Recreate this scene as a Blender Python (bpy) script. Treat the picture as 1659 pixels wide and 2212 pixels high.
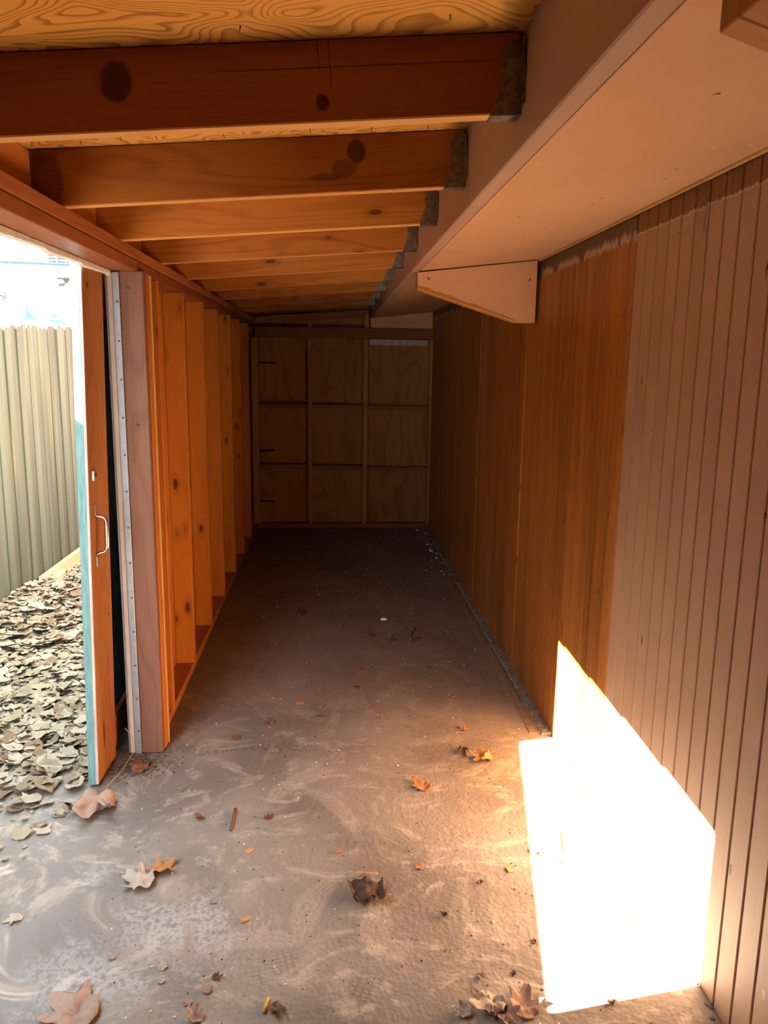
import bpy, bmesh, math, random
from mathutils import Vector, Matrix, noise

for o in list(bpy.data.objects):
    bpy.data.objects.remove(o)
S = bpy.context.scene
C = S.collection

# ------------------------------------------------------------------ camera
IMG_W, IMG_H = 1659, 2212
F_PX, PITCH, YAW, ROLL, CAM_H = 1683.47, 0.188962, 0.0695456, 0.0134583, 1.5
fw = Vector((math.sin(YAW) * math.cos(PITCH), math.cos(YAW) * math.cos(PITCH), -math.sin(PITCH)))
rt = fw.cross(Vector((0, 0, 1))).normalized()
up = rt.cross(fw)
r2 = rt * math.cos(ROLL) + up * math.sin(ROLL)
u2 = up * math.cos(ROLL) - rt * math.sin(ROLL)
cam_d = bpy.data.cameras.new('camera')
cam = bpy.data.objects.new('camera', cam_d)
C.objects.link(cam)
m = Matrix((r2, u2, -fw)).transposed().to_4x4()
m.translation = Vector((0, 0, CAM_H))
cam.matrix_world = m
cam_d.sensor_fit = 'VERTICAL'
cam_d.sensor_height = 36.0
cam_d.lens = 36.0 * F_PX / IMG_H
cam_d.clip_start = 0.02
S.camera = cam

# ------------------------------------------------------------------ world, sun, exposure
world = bpy.data.worlds.new('sky')
S.world = world
world.use_nodes = True
wn = world.node_tree
bg = wn.nodes['Background']
bg.inputs[0].default_value = (0.88, 0.94, 1.0, 1)
bg.inputs[1].default_value = 3.5
sun_d = bpy.data.lights.new('sun', 'SUN')
sun_d.energy = 108.0
sun_d.angle = 0.0093
sun_d.color = (1.0, 0.90, 0.72)
sun = bpy.data.objects.new('sun', sun_d)
C.objects.link(sun)
SUN_TO = Vector((-1.0, -0.176, 0.8166)).normalized()
sun.rotation_euler = SUN_TO.to_track_quat('Z', 'Y').to_euler()
sun.location = SUN_TO * 12
S.view_settings.view_transform = 'Standard'
S.view_settings.look = 'None'
S.view_settings.gamma = 1.0
S.view_settings.use_curve_mapping = False
S.view_settings.exposure = 1.08
try:
    S.cycles.max_bounces = 5
    S.cycles.diffuse_bounces = 3
except Exception:
    pass


# ------------------------------------------------------------------ pixel -> ground helper (real floor positions measured once)
def ground_at(px, py, z=0.0):
    d = r2 * ((px - IMG_W / 2) / F_PX) - u2 * ((py - IMG_H / 2) / F_PX) + fw
    t = (z - CAM_H) / d.z
    return Vector((d.x * t, d.y * t, z))


# ------------------------------------------------------------------ node helpers
class NT:
    flat = False

    def __init__(self, name):
        self.mat = bpy.data.materials.new(name)
        self.mat.use_nodes = True
        self.t = self.mat.node_tree
        self.b = self.t.nodes['Principled BSDF']
        self.out = self.t.nodes['Material Output']

    def n(self, kind, **kw):
        nd = self.t.nodes.new(kind)
        for k, v in kw.items():
            setattr(nd, k, v)
        return nd

    def l(self, a, b):
        self.t.links.new(a, b)

    def put(self, sock, v):
        if hasattr(v, 'is_output'):
            self.l(v, sock)
        else:
            sock.default_value = v

    def math(self, op, a, b=None, c=None, clamp=False):
        nd = self.n('ShaderNodeMath', operation=op)
        nd.use_clamp = clamp
        self.put(nd.inputs[0], a)
        if b is not None:
            self.put(nd.inputs[1], b)
        if c is not None:
            self.put(nd.inputs[2], c)
        return nd.outputs[0]

    def vmath(self, op, a, b=None):
        nd = self.n('ShaderNodeVectorMath', operation=op)
        self.put(nd.inputs[0], a)
        if b is not None:
            self.put(nd.inputs[1], b)
        return nd.outputs[1] if op in ('LENGTH', 'DISTANCE') else nd.outputs[0]

    def noise(self, vec, scale, detail=4, rough=0.55, dist=0.0):
        nd = self.n('ShaderNodeTexNoise')
        if self.flat:
            nd.noise_dimensions = '2D'
        self.l(vec, nd.inputs['Vector'])
        nd.inputs['Scale'].default_value = scale
        nd.inputs['Detail'].default_value = detail
        nd.inputs['Roughness'].default_value = rough
        nd.inputs['Distortion'].default_value = dist
        return nd.outputs[0]

    def sm(self, v, a, b, lo=0.0, hi=1.0):
        nd = self.n('ShaderNodeMapRange', interpolation_type='SMOOTHSTEP')
        self.put(nd.inputs[0], v)
        nd.inputs[1].default_value = a
        nd.inputs[2].default_value = b
        nd.inputs[3].default_value = lo
        nd.inputs[4].default_value = hi
        return nd.outputs[0]

    def mix(self, f, a, b, mode='MIX'):
        nd = self.n('ShaderNodeMix', data_type='RGBA', blend_type=mode)
        self.put(nd.inputs[0], f)
        for s, v in ((nd.inputs[6], a), (nd.inputs[7], b)):
            if hasattr(v, 'is_output'):
                self.l(v, s)
            else:
                s.default_value = (v[0], v[1], v[2], 1)
        return nd.outputs[2]

    def coords(self, random_off=True):
        tc = self.n('ShaderNodeTexCoord').outputs['Object']
        if not random_off:
            return tc, tc
        oi = self.n('ShaderNodeObjectInfo').outputs['Random']
        cb = self.n('ShaderNodeCombineXYZ')
        self.l(self.math('MULTIPLY', oi, 37.0), cb.inputs[0])
        self.l(self.math('MULTIPLY', oi, 91.0), cb.inputs[1])
        self.l(self.math('MULTIPLY', oi, 53.0), cb.inputs[2])
        return self.vmath('ADD', tc, cb.outputs[0]), tc

    def yz(self, vec, first=1):
        sp = self.n('ShaderNodeSeparateXYZ')
        self.l(vec, sp.inputs[0])
        cb = self.n('ShaderNodeCombineXYZ')
        self.l(sp.outputs[first], cb.inputs[0])
        self.l(sp.outputs[2], cb.inputs[1])
        return cb.outputs[0]

    def scale(self, vec, s):
        return self.vmath('MULTIPLY', vec, Vector(s))

    def bump(self, h, strength, dist=0.002):
        nd = self.n('ShaderNodeBump')
        nd.inputs['Strength'].default_value = strength
        nd.inputs['Distance'].default_value = dist
        self.l(h, nd.inputs['Height'])
        self.l(nd.outputs[0], self.b.inputs['Normal'])

    def done(self, col, rough=0.7, spec=0.3, metal=0.0):
        self.put(self.b.inputs['Base Color'], col if hasattr(col, 'is_output') else (*col, 1))
        self.put(self.b.inputs['Roughness'], rough)
        self.b.inputs['Specular IOR Level'].default_value = spec
        self.b.inputs['Metallic'].default_value = metal
        return self.mat


def ax_scale(axis, along, across):
    return tuple(along if i == 'XYZ'.index(axis) else across for i in range(3))


def wood(name, light, dark, axis='X', ring=0.5, knots=0.5, knot_col=(0.09, 0.022, 0.008), rough=0.6, spots=(), streak=0.0,
         streak_col=(0.6, 0.3, 0.1), across=9.0, dist=0.0):
    """Sawn timber: growth bands along one axis, fine fibres, a few knots; every piece shifted by its own random offset."""
    t = NT(name)
    v, raw = t.coords()
    band = t.noise(t.scale(v, ax_scale(axis, 0.9, across)), 1.0, 1, 0.5, dist)
    lines = t.math('SINE', t.math('MULTIPLY', band, 55.0))
    lines = t.sm(lines, 0.0, 1.0, 0.0, 1.0)
    fib = t.noise(t.scale(v, ax_scale(axis, 6.0, 190.0)), 1.0, 1, 0.6)
    broad = t.noise(t.scale(v, ax_scale(axis, 0.7, 4.0)), 1.0, 1, 0.5)
    f = t.math('ADD', t.math('MULTIPLY', lines, 0.30 * ring), t.math('MULTIPLY', t.sm(broad, 0.3, 0.72), 0.55))
    f = t.math('ADD', f, t.math('MULTIPLY', t.math('SUBTRACT', fib, 0.5), 0.45))
    f = t.math('ADD', f, t.math('MULTIPLY_ADD', t.n('ShaderNodeObjectInfo').outputs['Random'], 0.55, -0.22), clamp=True)
    col = t.mix(f, light, dark)
    if streak:
        sk = t.sm(t.noise(t.scale(v, ax_scale(axis, 0.5, 16.0)), 1.0, 2, 0.5), 0.60, 0.74)
        col = t.mix(t.math('MULTIPLY', sk, streak), col, streak_col)
    if knots:
        vo = t.n('ShaderNodeTexVoronoi')
        t.l(t.scale(v, ax_scale(axis, 6.0, 15.0)), vo.inputs['Vector'])
        vo.inputs['Scale'].default_value = 1.0
        vo.inputs['Randomness'].default_value = 1.0
        gate = t.n('ShaderNodeSeparateColor')
        t.l(vo.outputs['Color'], gate.inputs[0])
        g = t.sm(gate.outputs[0], 1.0 - 0.55 * knots - 0.02, 1.0 - 0.55 * knots)
        size = t.math('MULTIPLY_ADD', gate.outputs[1], 0.9, 0.55)
        kd = t.math('DIVIDE', vo.outputs['Distance'], size)
        k = t.sm(kd, 0.09, 0.16, 0.9, 0.0)
        halo = t.sm(kd, 0.12, 0.34, 0.32, 0.0)
        col = t.mix(t.math('MULTIPLY', t.math('MAXIMUM', k, halo), g), col, knot_col)
    for (sx, sy, sz, rx, ry, rz, amt, c) in spots:
        p = t.vmath('ADD', raw, Vector((-sx, -sy, -sz)))
        p = t.vmath('MULTIPLY', p, Vector((1 / rx, 1 / ry, 1 / rz)))
        wob = t.noise(raw, 30.0, 2)
        d = t.math('ADD', t.vmath('LENGTH', p), t.math('MULTIPLY', t.math('SUBTRACT', wob, 0.5), 0.5))
        col = t.mix(t.math('MULTIPLY', t.sm(d, 0.75, 1.1, 1.0, 0.0), amt), col, c)
    t.bump(fib, 0.2, 0.0015)
    return t.done(col, rough, 0.3)


def plywood(name, light, dark, axis='X', freq=7.0, rough=0.6, knots=0.0, scale=(1.6, 3.2, 3.2), fade=0.75):
    """Rotary cut plywood: wandering contour figure."""
    t = NT(name)
    v, raw = t.coords()
    n1 = t.noise(t.scale(v, scale), 1.0, 1, 0.4, 0.5)
    saw = t.math('FRACT', t.math('MULTIPLY', n1, freq * 2.4))
    line = t.math('MULTIPLY', t.sm(saw, 0.45, 0.90), t.sm(saw, 0.92, 1.0, 1.0, 0.0))
    fib = t.noise(t.scale(v, ax_scale(axis, 8.0, 160.0)), 1.0, 1, 0.6)
    broad = t.noise(v, 1.7, 2)
    f = t.math('ADD', t.math('MULTIPLY', line, fade), t.math('MULTIPLY', t.math('SUBTRACT', fib, 0.5), 0.5))
    f = t.math('ADD', f, t.math('MULTIPLY', t.math('SUBTRACT', broad, 0.5), 0.6), clamp=True)
    col = t.mix(f, light, dark)
    if knots:
        vo = t.n('ShaderNodeTexVoronoi')
        t.l(t.scale(v, ax_scale(axis, 3.0, 5.5)), vo.inputs['Vector'])
        vo.inputs['Scale'].default_value = 1.0
        gate = t.n('ShaderNodeSeparateColor')
        t.l(vo.outputs['Color'], gate.inputs[0])
        g = t.sm(gate.outputs[0], 1.0 - 0.6 * knots - 0.02, 1.0 - 0.6 * knots)
        k = t.sm(vo.outputs['Distance'], 0.05, 0.14, 0.8, 0.0)
        col = t.mix(t.math('MULTIPLY', k, g), col, (0.05, 0.018, 0.008))
    t.bump(fib, 0.18, 0.001)
    return t.done(col, rough, 0.3)


PAIRS = {'siding': ((0.46, 0.292, 0.202), (0.41, 0.253, 0.172)), 'soffit': ((0.72, 0.405, 0.225), (0.66, 0.36, 0.20)), 'fascia': ((0.50, 0.315, 0.225), (0.44, 0.27, 0.19))}


def paint_col(t, v, chips=1.0, vertical=False, pair=None):
    PINK, PINK_D = pair or PAIRS['siding']
    n1 = t.noise(v, 2.3, 2, 0.6)
    col = t.mix(t.sm(n1, 0.3, 0.75), PINK, PINK_D)
    vo = t.n('ShaderNodeTexVoronoi')
    s = (1, 0.42, 1) if vertical else (1, 1, 1)
    if t.flat:
        vo.voronoi_dimensions = '2D'
    t.l(t.scale(v, s), vo.inputs['Vector'])
    vo.inputs['Scale'].default_value = 11.0
    gate = t.n('ShaderNodeSeparateColor')
    t.l(vo.outputs['Color'], gate.inputs[0])
    d = t.math('ADD', vo.outputs['Distance'], t.math('MULTIPLY', t.math('SUBTRACT', t.noise(v, 160.0, 0), 0.5), 0.10))
    k = t.math('MULTIPLY', t.sm(d, 0.03, 0.08, 1.0, 0.0), t.sm(gate.outputs[1], 0.86, 0.88))
    tone = t.mix(t.sm(gate.outputs[2], 0.85, 0.87), (0.10, 0.035, 0.015), (0.75, 0.62, 0.45))
    return t.mix(t.math('MULTIPLY', k, chips), col, tone), k


def pink_paint(name, chips=1.0, rough=0.5, pair='siding', plane='XY'):
    t = NT(name)
    v, raw = t.coords()
    if plane == 'YZ':
        v = t.yz(v)
    if plane == 'XZ':
        v = t.yz(v, 0)
    t.flat = plane != 'XYZ'
    col, k = paint_col(t, v, chips, False, PAIRS[pair])
    t.bump(t.noise(v, 90.0, 1), 0.12, 0.001)
    return t.done(col, rough, 0.35)


def plain(name, col, col2=None, scale=20.0, rough=0.7, spec=0.3, metal=0.0, bump=0.15, stretch=(1, 1, 1)):
    t = NT(name)
    v, raw = t.coords()
    n1 = t.noise(t.scale(v, stretch), scale, 2, 0.6)
    c = t.mix(t.sm(n1, 0.3, 0.7), col, col2 or tuple(x * 0.8 for x in col))
    t.bump(n1, bump, 0.001)
    return t.done(c, rough, spec, metal)


# ------------------------------------------------------------------ mesh helpers
def tag(o, label=None, cat=None, group=None, kind=None):
    if label: o['label'] = label
    if cat: o['category'] = cat
    if group: o['group'] = group
    if kind: o['kind'] = kind
    return o


def link(name, me, mat, parent=None, loc=(0, 0, 0), rot=(0, 0, 0), label=None):
    o = bpy.data.objects.new(name, me)
    C.objects.link(o)
    o.location = loc
    o.rotation_euler = rot
    if mat and not me.materials:
        me.materials.append(mat)
    if parent:
        o.parent = parent
    if label:
        o['label'] = label
    return o


def empty(name, loc=(0, 0, 0), rot=(0, 0, 0)):
    o = bpy.data.objects.new(name, None)
    C.objects.link(o)
    o.location = loc
    o.rotation_euler = rot
    o.empty_display_size = 0.1
    return o


def bm_mesh(bm, name, smooth=False):
    me = bpy.data.meshes.new(name)
    bm.to_mesh(me)
    bm.free()
    if smooth:
        for p in me.polygons:
            p.use_smooth = True
    return me


def box_mesh(name, sx, sy, sz, bev=0.002):
    bm = bmesh.new()
    bmesh.ops.create_cube(bm, size=1.0)
    for v in bm.verts:
        v.co = Vector((v.co.x * sx, v.co.y * sy, v.co.z * sz))
    if bev:
        bmesh.ops.bevel(bm, geom=list(bm.edges), offset=min(bev, 0.3 * min(sx, sy, sz)), segments=1, affect='EDGES')
    return bm_mesh(bm, name)


def box(name, x0, x1, y0, y1, z0, z1, mat, parent=None, bev=0.002, rot=(0, 0, 0), label=None):
    me = box_mesh(name, x1 - x0, y1 - y0, z1 - z0, bev)
    return link(name, me, mat, parent, ((x0 + x1) / 2, (y0 + y1) / 2, (z0 + z1) / 2), rot, label)


def prism_mesh(name, pts, depth, axis='Y', bev=0.0015):
    """polygon given in the plane across `axis`, extruded by depth along it from 0"""
    bm = bmesh.new()

    def mk(a, b, d):
        return {'Y': (a, d, b), 'X': (d, a, b), 'Z': (a, b, d)}[axis]
    vs = [bm.verts.new(mk(a, b, 0)) for a, b in pts]
    ve = [bm.verts.new(mk(a, b, depth)) for a, b in pts]
    n = len(pts)
    bm.faces.new(vs)
    bm.faces.new(list(reversed(ve)))
    for i in range(n):
        bm.faces.new((vs[i], ve[i], ve[(i + 1) % n], vs[(i + 1) % n]))
    bmesh.ops.recalc_face_normals(bm, faces=list(bm.faces))
    if bev:
        bmesh.ops.bevel(bm, geom=list(bm.edges), offset=bev, segments=1, affect='EDGES')
    return bm_mesh(bm, name)


def tube_mesh(name, pts, rad, seg=8, taper=None):
    bm = bmesh.new()
    rings = []
    pts = [Vector(p) for p in pts]
    for i, p in enumerate(pts):
        d = (pts[min(i + 1, len(pts) - 1)] - pts[max(i - 1, 0)]).normalized()
        a = d.orthogonal().normalized() if i == 0 else (prev - d * prev.dot(d)).normalized()
        prev = a
        b = d.cross(a)
        r = rad * (taper[i] if taper else 1.0)
        rings.append([bm.verts.new(p + (a * math.cos(q) + b * math.sin(q)) * r) for q in [2 * math.pi * k / seg for k in range(seg)]])
    for i in range(len(rings) - 1):
        for k in range(seg):
            bm.faces.new((rings[i][k], rings[i][(k + 1) % seg], rings[i + 1][(k + 1) % seg], rings[i + 1][k]))
    bm.faces.new(list(reversed(rings[0])))
    bm.faces.new(rings[-1])
    return bm_mesh(bm, name, True)


# ------------------------------------------------------------------ materials
ORANGE_L, ORANGE_D = (0.57, 0.225, 0.038), (0.35, 0.105, 0.013)
M = {}
M['stud'] = wood('stud_pine', ORANGE_L, ORANGE_D, 'Z', 0.5, 0.95)
M['plate'] = wood('plate_pine', (0.46, 0.18, 0.065), (0.24, 0.075, 0.025), 'Y', 0.6, 0.3)
M['rafter'] = wood('rafter_fir', (0.47, 0.180, 0.029), (0.27, 0.078, 0.010), 'X', 1.1, 0.7, dist=0.7)
K1 = (0.05, 0.012, 0.006)
M['rafter_a'] = wood('rafter_fir_two_knots', (0.33, 0.115, 0.026), (0.22, 0.062, 0.012), 'X', 0.5, 0.0, spots=(
    (0.28, -0.02, 0.022, 0.30, 0.03, 0.0016, 0.7, K1), (0.235, -0.02, 0.03, 0.0016, 0.03, 0.06, 0.6, K1), (0.215, -0.02, 0.045, 0.0016, 0.03, 0.03, 0.6, K1),
    (-0.14, -0.02, 0.012, 0.030, 0.03, 0.034, 0.92, K1), (0.217, -0.02, -0.034, 0.013, 0.03, 0.017, 0.95, K1)))
M['rafter_b'] = wood('rafter_fir_hooked_knot', (0.42, 0.155, 0.025), (0.26, 0.076, 0.010), 'X', 1.1, 0.0, dist=0.7, spots=(
    (0.300, -0.02, 0.028, 0.026, 0.03, 0.030, 0.85, K1), (0.268, -0.02, -0.012, 0.036, 0.03, 0.022, 0.55, K1),
    (0.218, -0.02, -0.030, 0.045, 0.03, 0.011, 0.55, K1), (-0.475, -0.02, 0.0, 0.05, 0.03, 0.075, 0.6, K1)))
M['blocking'] = wood('blocking_pine', (0.60, 0.25, 0.07), (0.38, 0.13, 0.03), 'Y', 0.6, 0.2)
M['deck'] = plywood('deck_plywood', (0.78, 0.40, 0.085), (0.28, 0.10, 0.014), 'X', 9.0, 0.55, 0.35, scale=(4.0, 6.8, 6.8))
M['sheath'] = wood('sheathing_wood', (0.56, 0.22, 0.055), (0.36, 0.12, 0.025), 'Z', 0.7, 0.3)
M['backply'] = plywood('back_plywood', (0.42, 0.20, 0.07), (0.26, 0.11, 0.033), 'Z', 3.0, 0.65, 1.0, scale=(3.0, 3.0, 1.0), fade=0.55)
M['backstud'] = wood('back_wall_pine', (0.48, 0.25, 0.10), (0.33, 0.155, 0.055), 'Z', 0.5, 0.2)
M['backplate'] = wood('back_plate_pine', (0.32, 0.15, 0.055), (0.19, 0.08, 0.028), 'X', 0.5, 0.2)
M['post'] = wood('mauve_stained_post', (0.26, 0.138, 0.094), (0.165, 0.076, 0.050), 'Z', 0.8, 0.0, rough=0.7)
M['lath'] = wood('pale_lath', (0.66, 0.40, 0.17), (0.50, 0.25, 0.09), 'Z', 0.6, 0.0)
M['header'] = wood('header_red_stain', (0.36, 0.12, 0.045), (0.17, 0.05, 0.022), 'Y', 0.5, 0.0, rough=0.5)
M['doorwood'] = wood('door_stile_wood', (0.42, 0.19, 0.055), (0.26, 0.095, 0.026), 'Z', 0.9, 0.5, spots=((0, 0.075, 0.17, 0.2, 0.008, 0.055, 0.9, K1), (0, 0.105, 0.30, 0.2, 0.003, 0.09, 0.8, K1), (0, 0.05, 1.735, 0.2, 0.012, 0.011, 0.9, K1), (0, 0.13, 0.62, 0.2, 0.003, 0.03, 0.6, K1), (0, 0.06, 0.40, 0.2, 0.003, 0.05, 0.6, K1)))
M['bracketwood'] = wood('raw_bracket_wood', (0.56, 0.24, 0.04), (0.38, 0.14, 0.02), 'X', 0.6, 0.0)
M['pink'] = pink_paint('peach_pink_paint', 1.0, 0.5, 'soffit')
M['pink_worn'] = pink_paint('dusty_pink_paint_worn', 1.0, 0.6, 'fascia', 'XYZ')
M['pink_upright'] = pink_paint('peach_pink_paint_bracket', 1.0, 0.5, 'soffit', 'XZ')
M['pink_groove'] = plain('pink_groove_paint', (0.42, 0.25, 0.18), None, 20.0, 0.7)
M['galv'] = plain('galvanised_steel', (0.30, 0.29, 0.27), (0.16, 0.15, 0.14), 60.0, 0.45, 0.5, 0.85, 0.2)
M['greymetal'] = plain('grey_metal_strip', (0.33, 0.37, 0.43), (0.28, 0.32, 0.37), 40.0, 0.45, 0.5, 0.3, 0.1)
M['beigestrip'] = plain('beige_vinyl_strip', (0.62, 0.57, 0.52), (0.55, 0.50, 0.46), 20.0, 0.6)
M['screw'] = plain('screw_steel', (0.20, 0.20, 0.21), None, 80.0, 0.4, 0.5, 0.8)
M['chrome'] = plain('worn_chrome', (0.62, 0.60, 0.57), (0.45, 0.40, 0.35), 70.0, 0.28, 0.5, 1.0, 0.15)
M['dark'] = plain('sooty_iron', (0.02, 0.018, 0.016), None, 60.0, 0.6)
M['teal'] = plain('teal_weathered_paint', (0.12, 0.29, 0.31), (0.20, 0.37, 0.38), 18.0, 0.75, stretch=(6, 6, 0.7))
M['whitebead'] = plain('white_primer_edge', (0.62, 0.55, 0.55), (0.5, 0.43, 0.43), 25.0, 0.7, stretch=(1, 1, 0.3))
M['ext'] = plain('faded_outer_siding', (0.20, 0.165, 0.145), (0.23, 0.19, 0.17), 18.0, 0.8)
M['concrete'] = plain('dark_mortar', (0.16, 0.15, 0.135), (0.30, 0.28, 0.26), 55.0, 0.9, 0.2, 0.0, 0.8)
M['tanstrip'] = plain('dusty_floor_edge', (0.30, 0.22, 0.15), (0.22, 0.16, 0.11), 30.0, 0.85)
M['white_wall'] = plain('white_stucco', (0.82, 0.82, 0.82), (0.78, 0.78, 0.78), 15.0, 0.9)
M['blue'] = plain('sky_blue_sign_paint', (0.085, 0.19, 0.30), (0.08, 0.175, 0.28), 10.0, 0.9, 0.1)
M['blue_light'] = plain('light_blue_sign_paint', (0.09, 0.28, 0.34), None, 10.0, 0.9, 0.1)
M['blue_trim'] = plain('blue_coping', (0.04, 0.09, 0.18), None, 10.0, 0.6)
M['grey_fit'] = plain('grey_fixture', (0.06, 0.07, 0.075), None, 20.0, 0.8, 0.1)
M['louvre'] = plain('louvre_grey', (0.20, 0.215, 0.22), None, 20.0, 0.8, 0.1)
M['tan_eave'] = plain('tan_eave_paint', (0.34, 0.29, 0.16), (0.30, 0.25, 0.13), 8.0, 0.8)
M['cap_white'] = plain('white_plastic', (0.8, 0.79, 0.76), None, 20.0, 0.4)
M['grit'] = plain('pale_grit', (0.75, 0.73, 0.68), (0.55, 0.52, 0.46), 90.0, 0.8)
M['debris'] = plain('dark_debris', (0.07, 0.045, 0.03), (0.14, 0.09, 0.055), 90.0, 0.9)
M['web'] = plain('dusty_cobweb', (0.30, 0.26, 0.20), None, 50.0, 0.9)


def brown_panel_mat():
    t = NT('varnished_wall_plywood')
    v, raw = t.coords()
    v = t.yz(v)
    t.flat = True
    ps = t.n('ShaderNodeSeparateXYZ')
    t.l(raw, ps.inputs[0])
    broad = t.noise(t.scale(v, (5.5, 0.30, 1)), 1.0, 2, 0.5)
    fib = t.noise(t.scale(v, (110.0, 3.2, 1)), 1.0, 2, 0.6)
    mid = t.noise(t.scale(v, (22.0, 0.7, 1)), 1.0, 2, 0.6)
    f = t.math('ADD', t.math('MULTIPLY', t.sm(broad, 0.25, 0.75), 0.42), t.math('MULTIPLY', t.math('SUBTRACT', fib, 0.42), 0.95))
    f = t.math('ADD', f, t.math('MULTIPLY', t.math('SUBTRACT', mid, 0.5), 1.3), clamp=True)
    col = t.mix(f, (0.42, 0.165, 0.036), (0.170, 0.055, 0.014))
    orange_streak = t.sm(t.noise(t.scale(v, (9.0, 0.35, 1)), 1.0, 2), 0.62, 0.74)  # random lighter orange streaks along the veneer grain
    col = t.mix(t.math('MULTIPLY', orange_streak, 0.5), col, (0.52, 0.22, 0.05))
    scr = t.sm(t.noise(t.scale(v, (90.0, 4.0, 1)), 1.0, 2, 0.7), 0.70, 0.75)
    col = t.mix(t.math('MULTIPLY', scr, 0.7), col, (0.62, 0.38, 0.16))
    drk = t.sm(t.noise(t.scale(t.vmath('ADD', v, Vector((7, 5, 0))), (55.0, 7.0, 1)), 1.0, 2, 0.6), 0.69, 0.74)
    col = t.mix(t.math('MULTIPLY', drk, 0.75), col, (0.05, 0.016, 0.006))
    # bare, smeared strip along the top edge (object centre sits at z = 0.9725)
    wob = t.noise(t.scale(v, (45.0, 5.0, 1)), 1.0, 3)
    zz = t.math('ADD', ps.outputs[2], t.math('MULTIPLY', t.math('SUBTRACT', wob, 0.5), 0.05))
    edge = t.sm(zz, 0.897, 0.902)
    col = t.mix(edge, col, (0.105, 0.055, 0.025))
    sme = t.math('MULTIPLY', t.math('MULTIPLY', edge, t.sm(zz, 0.915, 0.935, 1.0, 0.0)), t.sm(t.noise(t.scale(v, (7.0, 1.0, 1)), 1.0, 2), 0.42, 0.5))
    col = t.mix(t.math('MULTIPLY', sme, 0.8), col, (0.55, 0.42, 0.30))
    t.bump(fib, 0.2, 0.001)
    return t.done(col, 0.42, 0.35)


def siding_mat():
    t = NT('pink_painted_siding')
    v, raw = t.coords()
    v = t.yz(v)
    t.flat = True
    ps = t.n('ShaderNodeSeparateXYZ')
    t.l(raw, ps.inputs[0])
    col, k = paint_col(t, v, 1.0, True)
    # never painted strip under the soffit (object centre sits at z = 0.9725)
    wob = t.noise(t.scale(v, (50.0, 10.0, 1)), 1.0, 4, 0.7)
    zz = t.math('ADD', ps.outputs[2], t.math('MULTIPLY', t.math('SUBTRACT', wob, 0.5), 0.022))
    bare = t.mix(t.noise(t.scale(v, (60.0, 4.0, 1)), 1.0, 3), (0.30, 0.135, 0.045), (0.15, 0.06, 0.02))
    rim = t.math('MULTIPLY', t.sm(zz, 0.908, 0.911), t.sm(zz, 0.914, 0.916, 1.0, 0.0))
    col = t.mix(t.sm(zz, 0.911, 0.914), col, bare)
    col = t.mix(t.math('MULTIPLY', rim, 0.5), col, (0.75, 0.66, 0.55))
    fib = t.noise(t.scale(v, (120.0, 5.0, 1)), 1.0, 1)
    t.bump(fib, 0.2, 0.001)
    return t.done(col, 0.55, 0.3)


M['brown_panel'] = brown_panel_mat()
M['siding'] = siding_mat()


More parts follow.
